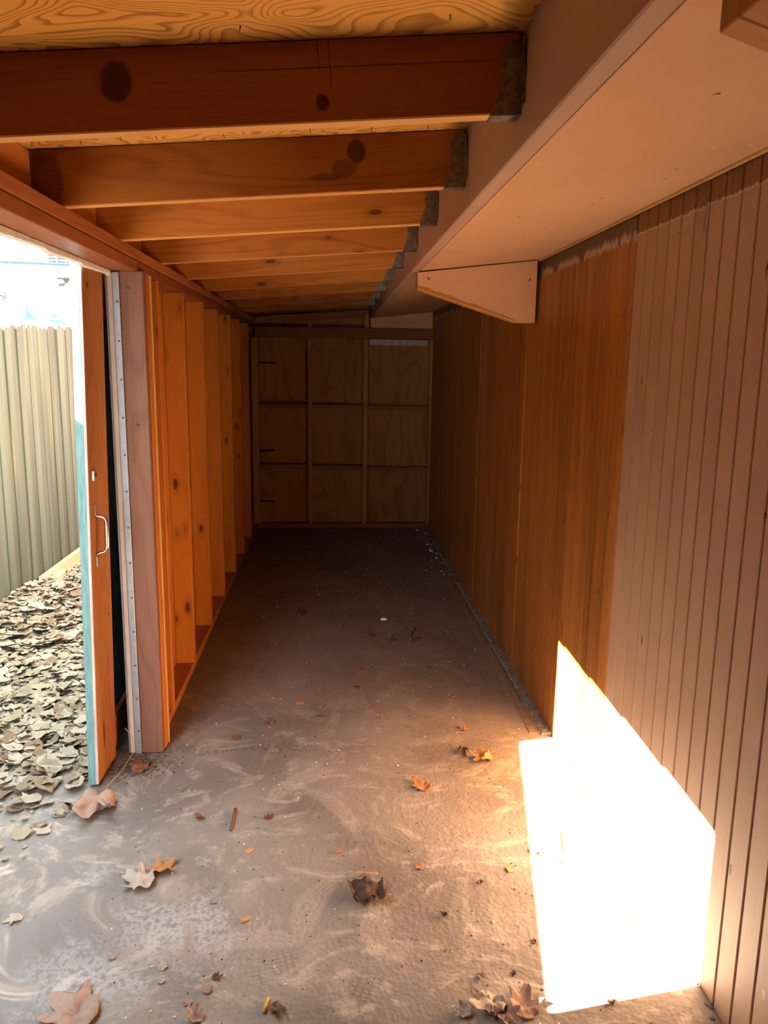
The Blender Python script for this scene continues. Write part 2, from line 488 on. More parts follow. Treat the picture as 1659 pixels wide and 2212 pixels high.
def floor_mat():
    t = NT('dusty_dirt_floor')
    t.flat = True
    tc = t.n('ShaderNodeTexCoord').outputs['Object']
    ps = t.n('ShaderNodeSeparateXYZ')
    t.l(tc, ps.inputs[0])
    X, Y = ps.outputs[0], ps.outputs[1]
    nb = t.n('ShaderNodeTexNoise')
    nb.noise_dimensions = '2D'
    t.l(tc, nb.inputs['Vector'])
    nb.inputs['Scale'].default_value = 2.4
    nb.inputs['Detail'].default_value = 1
    n1 = nb.outputs[0]
    n2 = t.noise(t.vmath('ADD', tc, t.vmath('MULTIPLY', nb.outputs['Color'], Vector((0.35, 0.35, 0)))), 9.0, 3, 0.72)
    n3 = t.noise(tc, 60.0, 1, 0.7)
    col = t.mix(t.sm(n1, 0.32, 0.68), (0.205, 0.182, 0.160), (0.300, 0.270, 0.238))
    col = t.mix(t.math('MULTIPLY', t.sm(n2, 0.48, 0.70), 0.55), col, (0.40, 0.35, 0.30))
    # scuffs: long curved wipes in the dust
    wv = t.vmath('ADD', tc, t.vmath('MULTIPLY', nb.outputs['Color'], Vector((0.42, 0.42, 0))))
    st = t.noise(t.scale(wv, (7.0, 22.0, 1.0)), 1.0, 2, 0.65)
    near = t.sm(Y, 2.5, 3.2, 1.0, 0.25)
    scuff = t.math('MULTIPLY', t.sm(st, 0.50, 0.70), t.sm(n2, 0.42, 0.62))
    col = t.mix(t.math('MULTIPLY', t.math('MULTIPLY', scuff, near), 0.5), col, (0.54, 0.48, 0.42))

    # broad wipes left by feet and a broom
    wipes = None
    for (x, y, ang, rx, ry) in ((-0.21, 1.83, 0.05, 0.15, 0.04), (-0.06, 1.95, 1.25, 0.16, 0.045), (0.12, 1.85, 1.45, 0.12, 0.05), (-0.12, 2.62, 0.75, 0.18, 0.05),
                                (0.02, 2.45, -1.0, 0.20, 0.035)):
        mp = t.n('ShaderNodeMapping', vector_type='TEXTURE')
        t.l(tc, mp.inputs['Vector'])
        mp.inputs['Location'].default_value = (x, y, 0)
        mp.inputs['Rotation'].default_value = (0, 0, ang)
        sp = t.n('ShaderNodeSeparateXYZ')
        t.l(mp.outputs[0], sp.inputs[0])
        bend = t.math('MULTIPLY_ADD', t.math('MULTIPLY', sp.outputs[0], sp.outputs[0]), 1.4, sp.outputs[1])
        ribs = t.sm(t.math('SINE', t.math('MULTIPLY_ADD', bend, 330.0, t.math('MULTIPLY', n2, 30.0))), -0.9, 0.9, 0.55, 1.0)
        e1 = t.math('POWER', t.math('ABSOLUTE', t.math('DIVIDE', sp.outputs[0], rx)), 2.0)
        e2 = t.math('POWER', t.math('ABSOLUTE', t.math('DIVIDE', bend, ry)), 2.0)
        d = t.math('ADD', t.math('ADD', e1, e2), t.math('MULTIPLY', t.math('SUBTRACT', n2, 0.5), 1.2))
        wmask = t.math('MULTIPLY', t.sm(d, 0.55, 1.0, 1.0, 0.0), ribs)
        wipes = wmask if wipes is None else t.math('MAXIMUM', wipes, wmask)
    col = t.mix(t.math('MULTIPLY', wipes, 0.34), col, (0.54, 0.48, 0.42))

    # chalky spill by the doorway
    def blob(x, y, rx, ry, soft=0.8):
        p = t.vmath('ADD', tc, Vector((-x, -y, 0)))
        p = t.vmath('MULTIPLY', p, Vector((1 / rx, 1 / ry, 0)))
        d = t.math('ADD', t.vmath('LENGTH', p), t.math('MULTIPLY', t.math('SUBTRACT', n2, 0.5), 2.2))
        return t.sm(d, 1.0 - soft, 1.0, 1.0, 0.0)
    chalk = t.math('MAXIMUM', t.math('MAXIMUM', blob(-0.42, 1.86, 0.24, 0.20), blob(-0.60, 1.70, 0.22, 0.16)), blob(-0.69, 2.12, 0.05, 0.07))
    chalk = t.math('MULTIPLY', chalk, t.sm(n3, 0.30, 0.62, 0.25, 1.0))
    col = t.mix(t.math('MULTIPLY', chalk, 0.62), col, (0.56, 0.56, 0.57))
    # greyer trodden soil towards the doorway, crumbly seam where the slab starts
    dk = t.math('MULTIPLY', t.sm(X, -0.80, -0.25, 1.0, 0.0), t.sm(n2, 0.66, 0.42))
    col = t.mix(t.math('MULTIPLY', dk, 0.55), col, (0.185, 0.178, 0.172))
    seam = t.math('ABSOLUTE', t.math('ADD', t.math('ADD', Y, -2.86), t.math('MULTIPLY', t.math('SUBTRACT', n2, 0.5), 0.22)))
    seamf = t.math('MULTIPLY', t.sm(seam, 0.004, 0.04, 1.0, 0.0), t.sm(X, -0.30, 0.25, 0.5, 0.05))
    col = t.mix(t.math('MULTIPLY', seamf, t.sm(n3, 0.3, 0.6)), col, (0.085, 0.068, 0.055))
    # inside slab is browner
    col = t.mix(t.math('MULTIPLY', t.sm(Y, 2.9, 3.6), 0.65), col, t.mix(n2, (0.17, 0.125, 0.108), (0.26, 0.20, 0.175)))
    # fine dark crumbs
    col = t.mix(t.math('MULTIPLY', t.sm(n3, 0.70, 0.78), 0.35), col, (0.085, 0.068, 0.055))
    # boot tread prints
    lug_all = None
    for (x, y, ang, rx, ry) in ((-0.125, 1.735, 0.25, 0.085, 0.050), (0.085, 1.65, -0.35, 0.08, 0.045)):
        mp = t.n('ShaderNodeMapping', vector_type='TEXTURE')
        t.l(tc, mp.inputs['Vector'])
        mp.inputs['Location'].default_value = (x, y, 0)
        mp.inputs['Rotation'].default_value = (0, 0, ang)
        sp = t.n('ShaderNodeSeparateXYZ')
        t.l(mp.outputs[0], sp.inputs[0])
        gx = t.sm(t.math('SINE', t.math('MULTIPLY', sp.outputs[0], 360.0)), -0.75, -0.2)
        gy = t.sm(t.math('SINE', t.math('MULTIPLY', sp.outputs[1], 480.0)), -0.75, -0.2)
        q = t.vmath('MULTIPLY', mp.outputs[0], Vector((1 / rx, 1 / ry, 0)))
        msk = t.sm(t.math('ADD', t.vmath('LENGTH', q), t.math('MULTIPLY', t.math('SUBTRACT', n2, 0.5), 2.0)), 0.6, 1.05, 1.0, 0.0)
        lug = t.math('MULTIPLY', t.math('MULTIPLY', gx, gy), msk)
        lug_all = lug if lug_all is None else t.math('MAXIMUM', lug_all, lug)
        col = t.mix(t.math('MULTIPLY', lug, 0.14), col, (0.50, 0.44, 0.38))
        col = t.mix(t.math('MULTIPLY', t.math('SUBTRACT', msk, lug), 0.24), col, (0.12, 0.095, 0.08))
    t.bump(t.noise(tc, 48.0, 1, 0.8), 0.5, 0.005)
    return t.done(col, 0.9, 0.2)


def leaf_mat(name, a, b, c, island=False):
    t = NT(name)
    v, raw = t.coords(False)
    if island:
        rnd = t.n('ShaderNodeNewGeometry').outputs['Random Per Island']
    else:
        rnd = t.n('ShaderNodeObjectInfo').outputs['Random']
    rp = t.n('ShaderNodeValToRGB')
    t.l(rnd, rp.inputs[0])
    e = rp.color_ramp.elements
    e[0].position, e[0].color = 0.0, (*a, 1)
    e[1].position, e[1].color = 1.0, (*c, 1)
    x = rp.color_ramp.elements.new(0.55)
    x.color = (*b, 1)
    n1 = t.noise(v, 30.0, 2, 0.6)
    col = t.mix(t.math('MULTIPLY', t.sm(n1, 0.4, 0.7), 0.45), rp.outputs[0], tuple(q * 0.55 for q in a))
    t.bump(n1, 0.3, 0.002)
    t.done(col, 0.75, 0.25)
    return t.mat


M['floor'] = floor_mat()
M['leaf_litter'] = leaf_mat('dry_tan_leaf', (0.40, 0.35, 0.27), (0.33, 0.275, 0.20), (0.24, 0.16, 0.10))
M['leaf_stuff'] = leaf_mat('dry_tan_leaf_bits', (0.36, 0.30, 0.225), (0.28, 0.23, 0.165), (0.17, 0.125, 0.08), True)
M['leaf_orange'] = leaf_mat('orange_brown_leaf', (0.50, 0.24, 0.10), (0.46, 0.22, 0.09), (0.42, 0.20, 0.08))
M['leaf_brown'] = leaf_mat('red_brown_leaf', (0.27, 0.12, 0.065), (0.24, 0.105, 0.06), (0.21, 0.09, 0.05))
M['leaf_pale'] = leaf_mat('pale_greyish_leaf', (0.50, 0.43, 0.35), (0.46, 0.38, 0.31), (0.42, 0.34, 0.27))
M['leaf_dark'] = leaf_mat('dark_bark_brown_leaf', (0.13, 0.085, 0.06), (0.11, 0.07, 0.05), (0.10, 0.06, 0.04))
M['leaf_pinkish'] = leaf_mat('pinkish_brown_leaf', (0.40, 0.275, 0.215), (0.37, 0.25, 0.19), (0.34, 0.225, 0.165))
M['leaf_yellow'] = leaf_mat('yellow_straw', (0.62, 0.45, 0.12), (0.6, 0.42, 0.1), (0.58, 0.4, 0.1))


def fence_mat():
    t = NT('weathered_fence_board')
    v, raw = t.coords()
    fib = t.noise(t.scale(v, (60, 60, 2.0)), 1.0, 2, 0.6)
    br = t.noise(t.scale(v, (8, 8, 0.6)), 1.0, 3, 0.5)
    col = t.mix(t.sm(br, 0.3, 0.7), (0.100, 0.103, 0.077), (0.062, 0.057, 0.040))
    col = t.mix(t.math('MULTIPLY', t.sm(fib, 0.52, 0.72), 0.5), col, (0.095, 0.08, 0.05))
    col = t.mix(t.math('MULTIPLY', t.sm(t.noise(t.scale(v, (14, 14, 0.9)), 1.0, 2), 0.62, 0.74), 0.5), col, (0.24, 0.14, 0.06))
    t.bump(fib, 0.4, 0.002)
    return t.done(col, 0.85, 0.2)


M['fence'] = fence_mat()
M['kick'] = wood('kickboard_pine', (0.60, 0.42, 0.25), (0.48, 0.28, 0.14), 'Y', 0.5, 0.1)
M['soil'] = plain('leafy_soil', (0.20, 0.16, 0.12), (0.11, 0.09, 0.07), 14.0, 0.95, 0.1, 0.0, 0.9)

# ================================================================== STRUCTURE
XW, XB = 0.91, 0.345            # right wall face, fascia face
YB = 7.05                       # front of back-wall studs
SOF_W, SOF_B = 1.949, 1.890     # soffit heights at wall / at fascia


def raft_z(x):                  # underside of rafters
    return 1.948 + 0.075 * (x - XB)


SL = math.atan(0.075)
RH = 0.137                      # rafter depth

floor = box('floor', -0.78, 0.94, -1.25, 7.2, -0.08, 0.0, M['floor'], None, 0)
floor.data.transform(Matrix.Translation(floor.location)); floor.location = (0, 0, 0)
tag(floor, 'dusty brown dirt covered slab floor of the lean-to', 'floor', kind='structure')

gm = box_mesh('ground', 26, 32, 0.2, 0)
gm.transform(Matrix.Translation((-13.78, 7, -0.1)))
ground = link('ground', gm, M['floor'])
tag(ground, 'bare soil under the leaf litter outside the doorway', 'ground', kind='structure')

# ---- right wall: backing + grooved pink planks + brown plywood sheets
wall_r = box('wall_right', XW + 0.0038, XW + 0.06, -1.25, 7.2, 0.0, 2.35, M['pink_groove'], None, 0)
tag(wall_r, 'house wall, pink grooved siding in front and brown plywood behind', 'wall', kind='structure')
PINK_END = 2.374
wplank = 0.0755
pm = box_mesh('plank', 0.02, wplank - 0.0065, 1.945, 0.002)
y = PINK_END - 0.0335
k = 0
while y > -1.2:
    link('plank', pm, M['siding'], wall_r, Vector((XW + 0.010, y, 0.9725)) - wall_r.location)
    y -= wplank
    k += 1
for (ya, yb) in ((2.378, 3.636), (3.640, 4.742), (4.746, 5.965), (5.969, 7.14)):
    dx = 0.004 if 3.6 < ya < 3.7 else 0.006 if 4.7 < ya < 4.8 else 0.0
    o = box('plywood_sheet', XW - 0.002 - dx, XW + 0.012, ya, yb, 0.0, 1.945, M['brown_panel'], None, 0.0015)
    o.parent = wall_r; o.location -= wall_r.location

bb = box('baseboard_right', XW - 0.040, XW + 0.004, 2.93, 7.05, -0.01, 0.012, None, None, 0)
me = bmesh.new(); me.from_mesh(bb.data)
bmesh.ops.subdivide_edges(me, edges=[e for e in me.edges if abs((e.verts[0].co - e.verts[1].co).y) > 1], cuts=160)
random.seed(4)
for v in me.verts:
    if v.co.x < 0:
        v.co.x += random.uniform(-0.006, 0.012)
    if v.co.z > 0:
        v.co.z += random.uniform(-0.006, 0.006)
me.to_mesh(bb.data); me.free()
bb.data.materials.append(M['concrete'])
tag(bb, 'crumbling dark mortar strip along the foot of the brown wall', 'baseboard', kind='structure')
o = box('floor_edge_strip', XW - 0.088, XW - 0.050, 2.95, 7.05, -0.01, 0.004, M['tanstrip'], floor, 0.002)
# broken mortar line in front of the pink siding
bm = bmesh.new()
random.seed(9)
for i in range(46):
    yy = 1.35 + i * 0.034 + random.uniform(-0.01, 0.01)
    if random.random() < 0.35: continue
    mt = Matrix.Translation((XW - random.uniform(0.004, 0.022), yy, 0.002)) @ Matrix.Rotation(random.random() * 6, 4, 'Z') @ Matrix.Diagonal((random.uniform(0.006, 0.016), random.uniform(0.004, 0.009), random.uniform(0.003, 0.007), 1))
    bmesh.ops.create_icosphere(bm, subdivisions=1, radius=1.0, matrix=mt)
o = link('mortar_crumbs', bm_mesh(bm, 'mortar_crumbs'), M['concrete'])
tag(o, 'dark mortar crumbs along the foot of the pink siding', 'rubble', kind='stuff')

# ---- left wall
LX0, LX1 = -0.755, -0.665
wall_l = box('wall_left', LX0 - 0.016, LX0, 2.93, 7.2, 0.0, 1.84, M['sheath'], None, 0)
tag(wall_l, 'left wall with open timber studs over vertical wood sheathing', 'wall', kind='structure')


def lw(name, x0, x1, y0, y1, z0, z1, mat, bev=0.0025, label=None):
    o = box(name, x0, x1, y0, y1, z0, z1, M[mat], None, bev, label=label)
    o.parent = wall_l; o.location -= wall_l.location
    return o


for yf in (3.146, 3.674, 4.231, 4.793, 5.363, 5.923, 6.497):
    lw('stud', LX0, LX1, yf, yf + 0.038, 0.040, 1.80, 'stud')
lw('bottom_plate', LX0, -0.672, 2.95, 7.14, 0.0, 0.040, 'plate')
lw('top_plate', LX0, -0.668, -1.2, 7.14, 1.80, 1.8365, 'header', label='red stained lower header plate')
lw('top_plate', LX0, -0.664, -1.2, 3.20, 1.8385, 1.874, 'plate')
lw('top_plate', LX0, -0.664, 3.204, 7.14, 1.8385, 1.874, 'plate')
lw('jamb_post', -0.728, -0.648, 2.845, 2.884, 0.004, 1.80, 'post', label='mauve stained jamb post')
lw('jamb_stud', LX0, -0.646, 2.886, 2.924, 0.002, 1.80, 'stud')
lw('lath', -0.70, -0.641, 2.926, 2.944, 0.002, 1.795, 'lath', label='pale splintered lath')
# screw on the jamb post
for z in (1.74, 1.27):
    o = link('screw', tube_mesh('screw', [(0, 0, 0), (0, -0.006, 0)], 0.005, 10), M['screw'], wall_l, Vector((-0.700 if z > 1.5 else -0.688, 2.845, z)) - wall_l.location)

# wall between doorway and the camera's left, and the end wall behind the camera
NJ = 1.324
wl2 = box('wall_left', -0.771, -0.665, -1.25, NJ, 0.0, 1.80, M['sheath'], None, 0.002)
tag(wl2, 'near stretch of left wall beyond the doorway', 'wall', kind='structure')
wf = box('wall_front', -0.78, 0.97, -1.30, -1.25, 0.0, 2.35, M['sheath'], None, 0)
tag(wf, 'end wall of the lean-to behind the viewer', 'wall', kind='structure')

ext = box('exterior_siding', LX0 - 0.026, LX0 - 0.0165, 2.86, 7.2, 0.0, 2.06, M['ext'], wall_l, 0)
ext.location -= wall_l.location
ext = box('exterior_siding', -0.782, -0.7715, -1.25, NJ, 0.0, 2.06, M['ext'], wl2, 0)
ext.location -= wl2.location
ext = box('exterior_siding', -0.782, -0.7715, NJ, 2.858, 1.815, 2.06, M['ext'], wl2, 0)
ext.location -= wl2.location
# ---- back wall
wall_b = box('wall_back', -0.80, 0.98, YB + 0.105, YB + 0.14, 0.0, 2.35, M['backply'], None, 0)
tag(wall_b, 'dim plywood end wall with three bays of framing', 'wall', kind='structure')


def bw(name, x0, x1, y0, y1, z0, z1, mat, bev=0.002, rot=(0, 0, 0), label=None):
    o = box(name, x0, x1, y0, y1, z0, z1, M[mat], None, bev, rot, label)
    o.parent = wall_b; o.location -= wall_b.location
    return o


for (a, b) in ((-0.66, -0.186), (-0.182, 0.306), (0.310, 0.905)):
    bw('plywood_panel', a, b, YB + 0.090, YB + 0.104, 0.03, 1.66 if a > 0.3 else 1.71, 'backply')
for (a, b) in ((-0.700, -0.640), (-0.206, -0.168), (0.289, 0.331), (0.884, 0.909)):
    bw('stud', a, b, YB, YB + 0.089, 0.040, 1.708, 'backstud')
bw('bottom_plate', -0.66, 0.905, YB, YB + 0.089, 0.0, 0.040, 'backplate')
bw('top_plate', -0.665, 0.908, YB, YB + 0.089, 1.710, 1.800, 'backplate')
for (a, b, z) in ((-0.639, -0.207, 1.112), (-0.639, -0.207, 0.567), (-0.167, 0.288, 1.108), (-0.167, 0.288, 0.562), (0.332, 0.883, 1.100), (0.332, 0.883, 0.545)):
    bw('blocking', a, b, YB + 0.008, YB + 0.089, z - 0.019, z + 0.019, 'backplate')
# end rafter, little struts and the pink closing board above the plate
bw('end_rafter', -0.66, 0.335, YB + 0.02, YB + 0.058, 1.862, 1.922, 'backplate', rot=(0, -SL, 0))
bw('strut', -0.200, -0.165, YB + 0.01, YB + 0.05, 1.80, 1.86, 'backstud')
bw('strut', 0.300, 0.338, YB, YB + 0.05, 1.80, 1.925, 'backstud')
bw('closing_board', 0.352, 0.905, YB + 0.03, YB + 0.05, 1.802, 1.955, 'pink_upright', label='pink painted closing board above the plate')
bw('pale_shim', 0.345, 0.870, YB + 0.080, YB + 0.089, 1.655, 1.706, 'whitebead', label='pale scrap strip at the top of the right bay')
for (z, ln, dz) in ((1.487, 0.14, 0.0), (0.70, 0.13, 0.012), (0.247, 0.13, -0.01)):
    bo = link('bolt', tube_mesh('bolt', [(0, 0, 0), (ln, 0.0, dz)], 0.007, 8), M['dark'], wall_b, Vector((-0.640, YB + 0.03, z)) - wall_b.location)
    link('bolt_head', tube_mesh('bolt_head', [(-0.006, 0, 0), (0.002, 0, 0)], 0.012, 8), M['galv'], bo)

# ---- ceiling: deck sheets, rafters with hangers, blocking
slab_pts = [(-0.83, raft_z(-0.83) + RH + 0.013), (1.05, raft_z(1.05) + RH + 0.013), (1.05, raft_z(1.05) + RH + 0.06), (-0.83, raft_z(-0.83) + RH + 0.06)]
sm = prism_mesh('ceiling', slab_pts, 8.5, 'Y', 0)
ceiling = link('ceiling', sm, M['sheath'], None, (0, -1.3, 0))
tag(ceiling, 'sloping plywood roof deck on open timber rafters', 'ceiling', kind='structure')
for (ya, yb) in ((-1.25, 1.218), (1.222, 2.438), (2.442, 3.660), (3.664, 4.878), (4.882, 6.098), (6.102, 7.15)):
    pts = [(-0.82, -0.012), (XB + 0.04, -0.012), (XB + 0.04, 0.0), (-0.82, 0.0)]
    pts = [(x, raft_z(x) + RH + 0.0125 + d) for x, d in pts]
    cx, cz = (-0.82 + XB) / 2, raft_z(-0.2) + RH
    pts = [(x - cx, z - cz) for x, z in pts]
    o = link('deck_sheet', prism_mesh('deck_sheet', pts, yb - ya, 'Y', 0), M['deck'], ceiling, Vector((cx, ya, cz)) - ceiling.location)
RY = (1.505, 2.10, 2.645, 3.245, 3.83, 4.43, 5.05, 5.67, 6.29)
RX0, RX1 = -0.81, XB - 0.003
rl = (RX1 - RX0) / math.cos(SL)
raft_me = box_mesh('rafter', rl, 0.038, RH - 0.001, 0.0025)
M['rafter_bounce_tint'] = wood('rafter_underside_bounce_tint', (0.72, 0.40, 0.14), (0.58, 0.28, 0.08), 'X', 0.6, 0.3)  # paler undersides: bounce light from the sunlit patch put into the colour
# hanger: side plates, seat, and nailing flanges bent from one sheet
hp = [(0.0, 0.0), (-0.058, 0.0), (-0.050, 0.020), (-0.036, 0.052), (-0.034, 0.066), (-0.038, 0.072), (-0.037, 0.080), (-0.031, 0.086), (-0.031, 0.092), (-0.037, 0.099), (-0.036, 0.107), (-0.029, 0.112), (-0.026, 0.120), (0.0, 0.122)]
hb_ = bmesh.new()
for yy in (-0.0205, 0.0190):
    tmp = prism_mesh('tmp', hp, 0.0015, 'Y', 0)
    tmp.transform(Matrix.Translation((0, yy, 0)))
    hb_.from_mesh(tmp)
for (x0, x1, y0, y1, z0, z1) in ((-0.058, 0, -0.0205, 0.0205, -0.0018, -0.0003), (-0.0018, 0.0, -0.046, -0.0205, 0.012, 0.118), (-0.0018, 0.0, 0.0205, 0.046, 0.012, 0.118)):
    tmp = box_mesh('tmp', x1 - x0, y1 - y0, z1 - z0, 0)
    tmp.transform(Matrix.Translation(((x0 + x1) / 2, (y0 + y1) / 2, (z0 + z1) / 2)))
    hb_.from_mesh(tmp)
hang_me = bm_mesh(hb_, 'joist_hanger')
raft_variants = {}
for i, yf in enumerate((0.90, 0.30, -0.30, -0.90)[::-1] + RY):
    j = i - 4
    mat = 'rafter_a' if j == 0 else 'rafter_b' if j == 1 else 'rafter'
    if mat not in raft_variants:
        mm = raft_me.copy(); mm.materials.append(M[mat]); mm.materials.append(M['rafter_bounce_tint']); raft_variants[mat] = mm
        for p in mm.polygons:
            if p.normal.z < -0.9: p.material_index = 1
    cx = (RX0 + RX1) / 2
    loc = Vector((cx, yf + 0.019, raft_z(cx) + RH / 2))
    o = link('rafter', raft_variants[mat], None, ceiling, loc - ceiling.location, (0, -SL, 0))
    if j == 0: o['label'] = 'dark front rafter with two round knots'
    if j == 1: o['label'] = 'rafter with a hook shaped dark knot'
    link('joist_hanger', hang_me, M['galv'], o, (rl / 2, 0, -RH / 2 - 0.0005))
ys = [-1.2, -0.90, -0.30, 0.30, 0.90] + list(RY) + [7.16]
for a, b in zip(ys[:-1], ys[1:]):
    if b - a < 0.1: continue
    o = box('blocking', -0.768, -0.738, a + 0.040, b - 0.002, 1.876, raft_z(-0.75) + RH - 0.002, M['blocking'], None, 0.002)
    o.parent = ceiling; o.location -= ceiling.location
# nail points poking through the deck
random.seed(12)
nm = tube_mesh('nail', [(0, 0, 0.0), (0.001, 0, -0.006), (0.003, 0.001, -0.011)], 0.0013, 6, [1, 1, 0.3])
for (x, yy) in ((-0.50, 2.03), (-0.42, 2.04), (-0.26, 2.05), (0.10, 2.05), (0.24, 2.06), (-0.05, 2.04), (-0.6, 2.05), (-0.15, 1.44), (0.2, 1.43)):
    o = link('nail', nm, M['galv'], ceiling, Vector((x, yy, raft_z(x) + RH)) - ceiling.location, (random.uniform(-.5, .5), random.uniform(-.5, .5), 0))

# ---- trim_1: pink fascia beam and soffit
trim1 = link('trim_1', prism_mesh('trim_1', [(XB + 0.041, SOF_B + 0.016), (XW + 0.006, SOF_W + 0.022), (XW + 0.006, SOF_W + 0.03), (XB + 0.041, SOF_B + 0.03)], 8.3, 'Y', 0), M['pink'], None, (0, -1.22, 0))
tag(trim1, 'pink painted boxed beam and soffit along the house wall', 'soffit', kind='structure')
for (ya, yb) in ((-1.2, 2.038), (2.0405, 4.90), (4.903, 7.08)):
    o = box('fascia_board', XB, XB + 0.037, ya, yb, SOF_B - 0.003, raft_z(XB) + RH + 0.01, M['pink_worn'], None, 0.003)
    o.parent = trim1; o.location -= trim1.location
for (ya, yb) in ((-1.2, 3.458), (3.540, 7.08)):
    x0, x1 = XB + 0.0395, XW - 0.004
    cx = (x0 + x1) / 2
    pts = [(x0 - cx, SOF_B), (x1 - cx, SOF_W), (x1 - cx, SOF_W + 0.018), (x0 - cx, SOF_B + 0.018)]
    pts = [(a, z - 1.92) for a, z in pts]
    o = link('soffit_panel', prism_mesh('soffit_panel', pts, yb - ya, 'Y', 0.001), M['pink'], trim1, Vector((cx, ya, 1.92)) - trim1.location)
o = box('soffit_bead', XW - 0.014, XW - 0.004, -1.2, 3.456, SOF_W - 0.008, SOF_W - 0.001, M['lath'], None, 0.001, label='pale raw edge of the soffit sheet')
o.parent = trim1; o.location -= trim1.location

# ---- trim_2: metal and vinyl strips beside the jamb post ; trim_3: drip strip under header
trim2 = box('trim_2', -0.7505, -0.7285, 2.838, 2.850, 0.004, 1.795, M['greymetal'], None, 0.001)
tag(trim2, 'grey metal strip with screws beside the mauve jamb post', 'trim', kind='structure')
scr_me = tube_mesh('screw', [(0, 0, 0), (0, -0.0025, 0)], 0.0038, 10)
for i in range(13):
    link('screw', scr_me, M['screw'], trim2, (0.004, -0.006, -0.80 + i * 0.133))
link('vinyl_edge', box_mesh('vinyl_edge', 0.021, 0.016, 1.788, 0.004), M['beigestrip'], trim2, (-0.0215, 0.004, 0.0), label='beige vinyl edge')
link('vinyl_edge', box_mesh('vinyl_edge', 0.005, 0.020, 1.788, 0.001), M['greymetal'], trim2, (-0.0345, 0.008, 0.0))

bm = bmesh.new()
random.seed(3)
NS = 60
prev = None
for i in range(NS + 1):
    yy = 1.324 + (2.846 - 1.324) * i / NS
    ph = (i % 12) / 12.0
    drop = 1.783 + 0.006 * ph + random.uniform(-0.0006, 0.0006)
    bul = 0.012 * (1 - ph) ** 2
    prof = [(-0.7555, 1.7995), (-0.7555, drop), (-0.764 - bul * 0.4, drop - 0.004), (-0.774 - bul * 0.2, drop + 0.004), (-0.774, 1.812)]
    ring = [bm.verts.new((a, yy, z)) for a, z in prof]
    if prev:
        for q in range(len(ring)):
            bm.faces.new((prev[q], prev[(q + 1) % 5], ring[(q + 1) % 5], ring[q]))
    else:
        bm.faces.new(list(reversed(ring)))
    prev = ring
bm.faces.new(prev)
bmesh.ops.recalc_face_normals(bm, faces=list(bm.faces))
trim3 = link('trim_3', bm_mesh(bm, 'trim_3'), plain('caulked_grey_flashing', (0.80, 0.82, 0.80), (0.66, 0.68, 0.67), 30.0, 0.6), None)
tag(trim3, 'wavy grey caulked flashing strip under the doorway header', 'trim', kind='structure')

# ---- door_1: sliding door pushed open outside the left wall, hanging a little out of true
A = {'bl': (-0.825, 2.61, 0.012), 'br': (-0.800, 2.815, 0.012), 'tl': (-0.781, 2.61, 1.80), 'tr': (-0.783, 2.815, 1.80)}
door = empty('door_1', (-0.825, 2.61, 0.0))
tag(door, 'orange wood sliding door with teal painted edge, pushed open beside the doorway', 'door', kind='structure')


def slab(name, y0, y1, d0, d1, mat, label=None, z0=0.012, z1=1.87, cuts=24, yaw=0.03):
    """board of the door: leaning plane x = f(y,z); d0..d1 is depth behind the inner face"""
    bm = bmesh.new()
    rows = []
    random.seed(len(name))
    for i in range(cuts + 1):
        z = z0 + (z1 - z0) * i / cuts
        xb = -0.825 + 0.042 * (z / 1.8)
        w = random.uniform(-0.0008, 0.0008)
        xa, xc = xb, xb + yaw * (y1 - y0)
        rows.append([bm.verts.new((xa - d0, y0 + w, z)), bm.verts.new((xc - d0, y1, z)), bm.verts.new((xc - d1, y1, z)), bm.verts.new((xa - d1, y0 + w, z))])
    for a, b in zip(rows[:-1], rows[1:]):
        for q in range(4):
            bm.faces.new((a[q], a[(q + 1) % 4], b[(q + 1) % 4], b[q]))
    bm.faces.new(list(reversed(rows[0])))
    bm.faces.new(rows[-1])
    bmesh.ops.recalc_face_normals(bm, faces=list(bm.faces))
    bm.transform(Matrix.Translation((0.825, -2.61, 0)))
    return link(name, bm_mesh(bm, name), M[mat], door, label=label)


slab('stile', 2.6125, 2.815, 0.0, 0.022, 'doorwood')
slab('edge_bead', 2.606, 2.6125, 0.0, 0.009, 'whitebead', 'whitish primed inner edge')
slab('edge_strip', 2.604, 2.6125, 0.009, 0.034, 'teal', 'weathered teal painted leading edge')
slab('door_skin', 2.6125, 3.90, 0.0225, 0.034, 'teal', 'teal painted outer face', yaw=0.0)
slab('rail', 2.816, 3.80, 0.004, 0.022, 'doorwood', None, 1.64, 1.79, 2, 0.0)
slab('rail', 2.816, 3.80, 0.004, 0.022, 'doorwood', None, 0.03, 0.16, 2, 0.0)


def on_door(y, z, out=0.0):
    x = -0.825 + 0.042 * (z / 1.8) + 0.03 * (y - 2.6125) + out
    return Vector((x, y, z)) - Vector((-0.825, 2.61, 0))


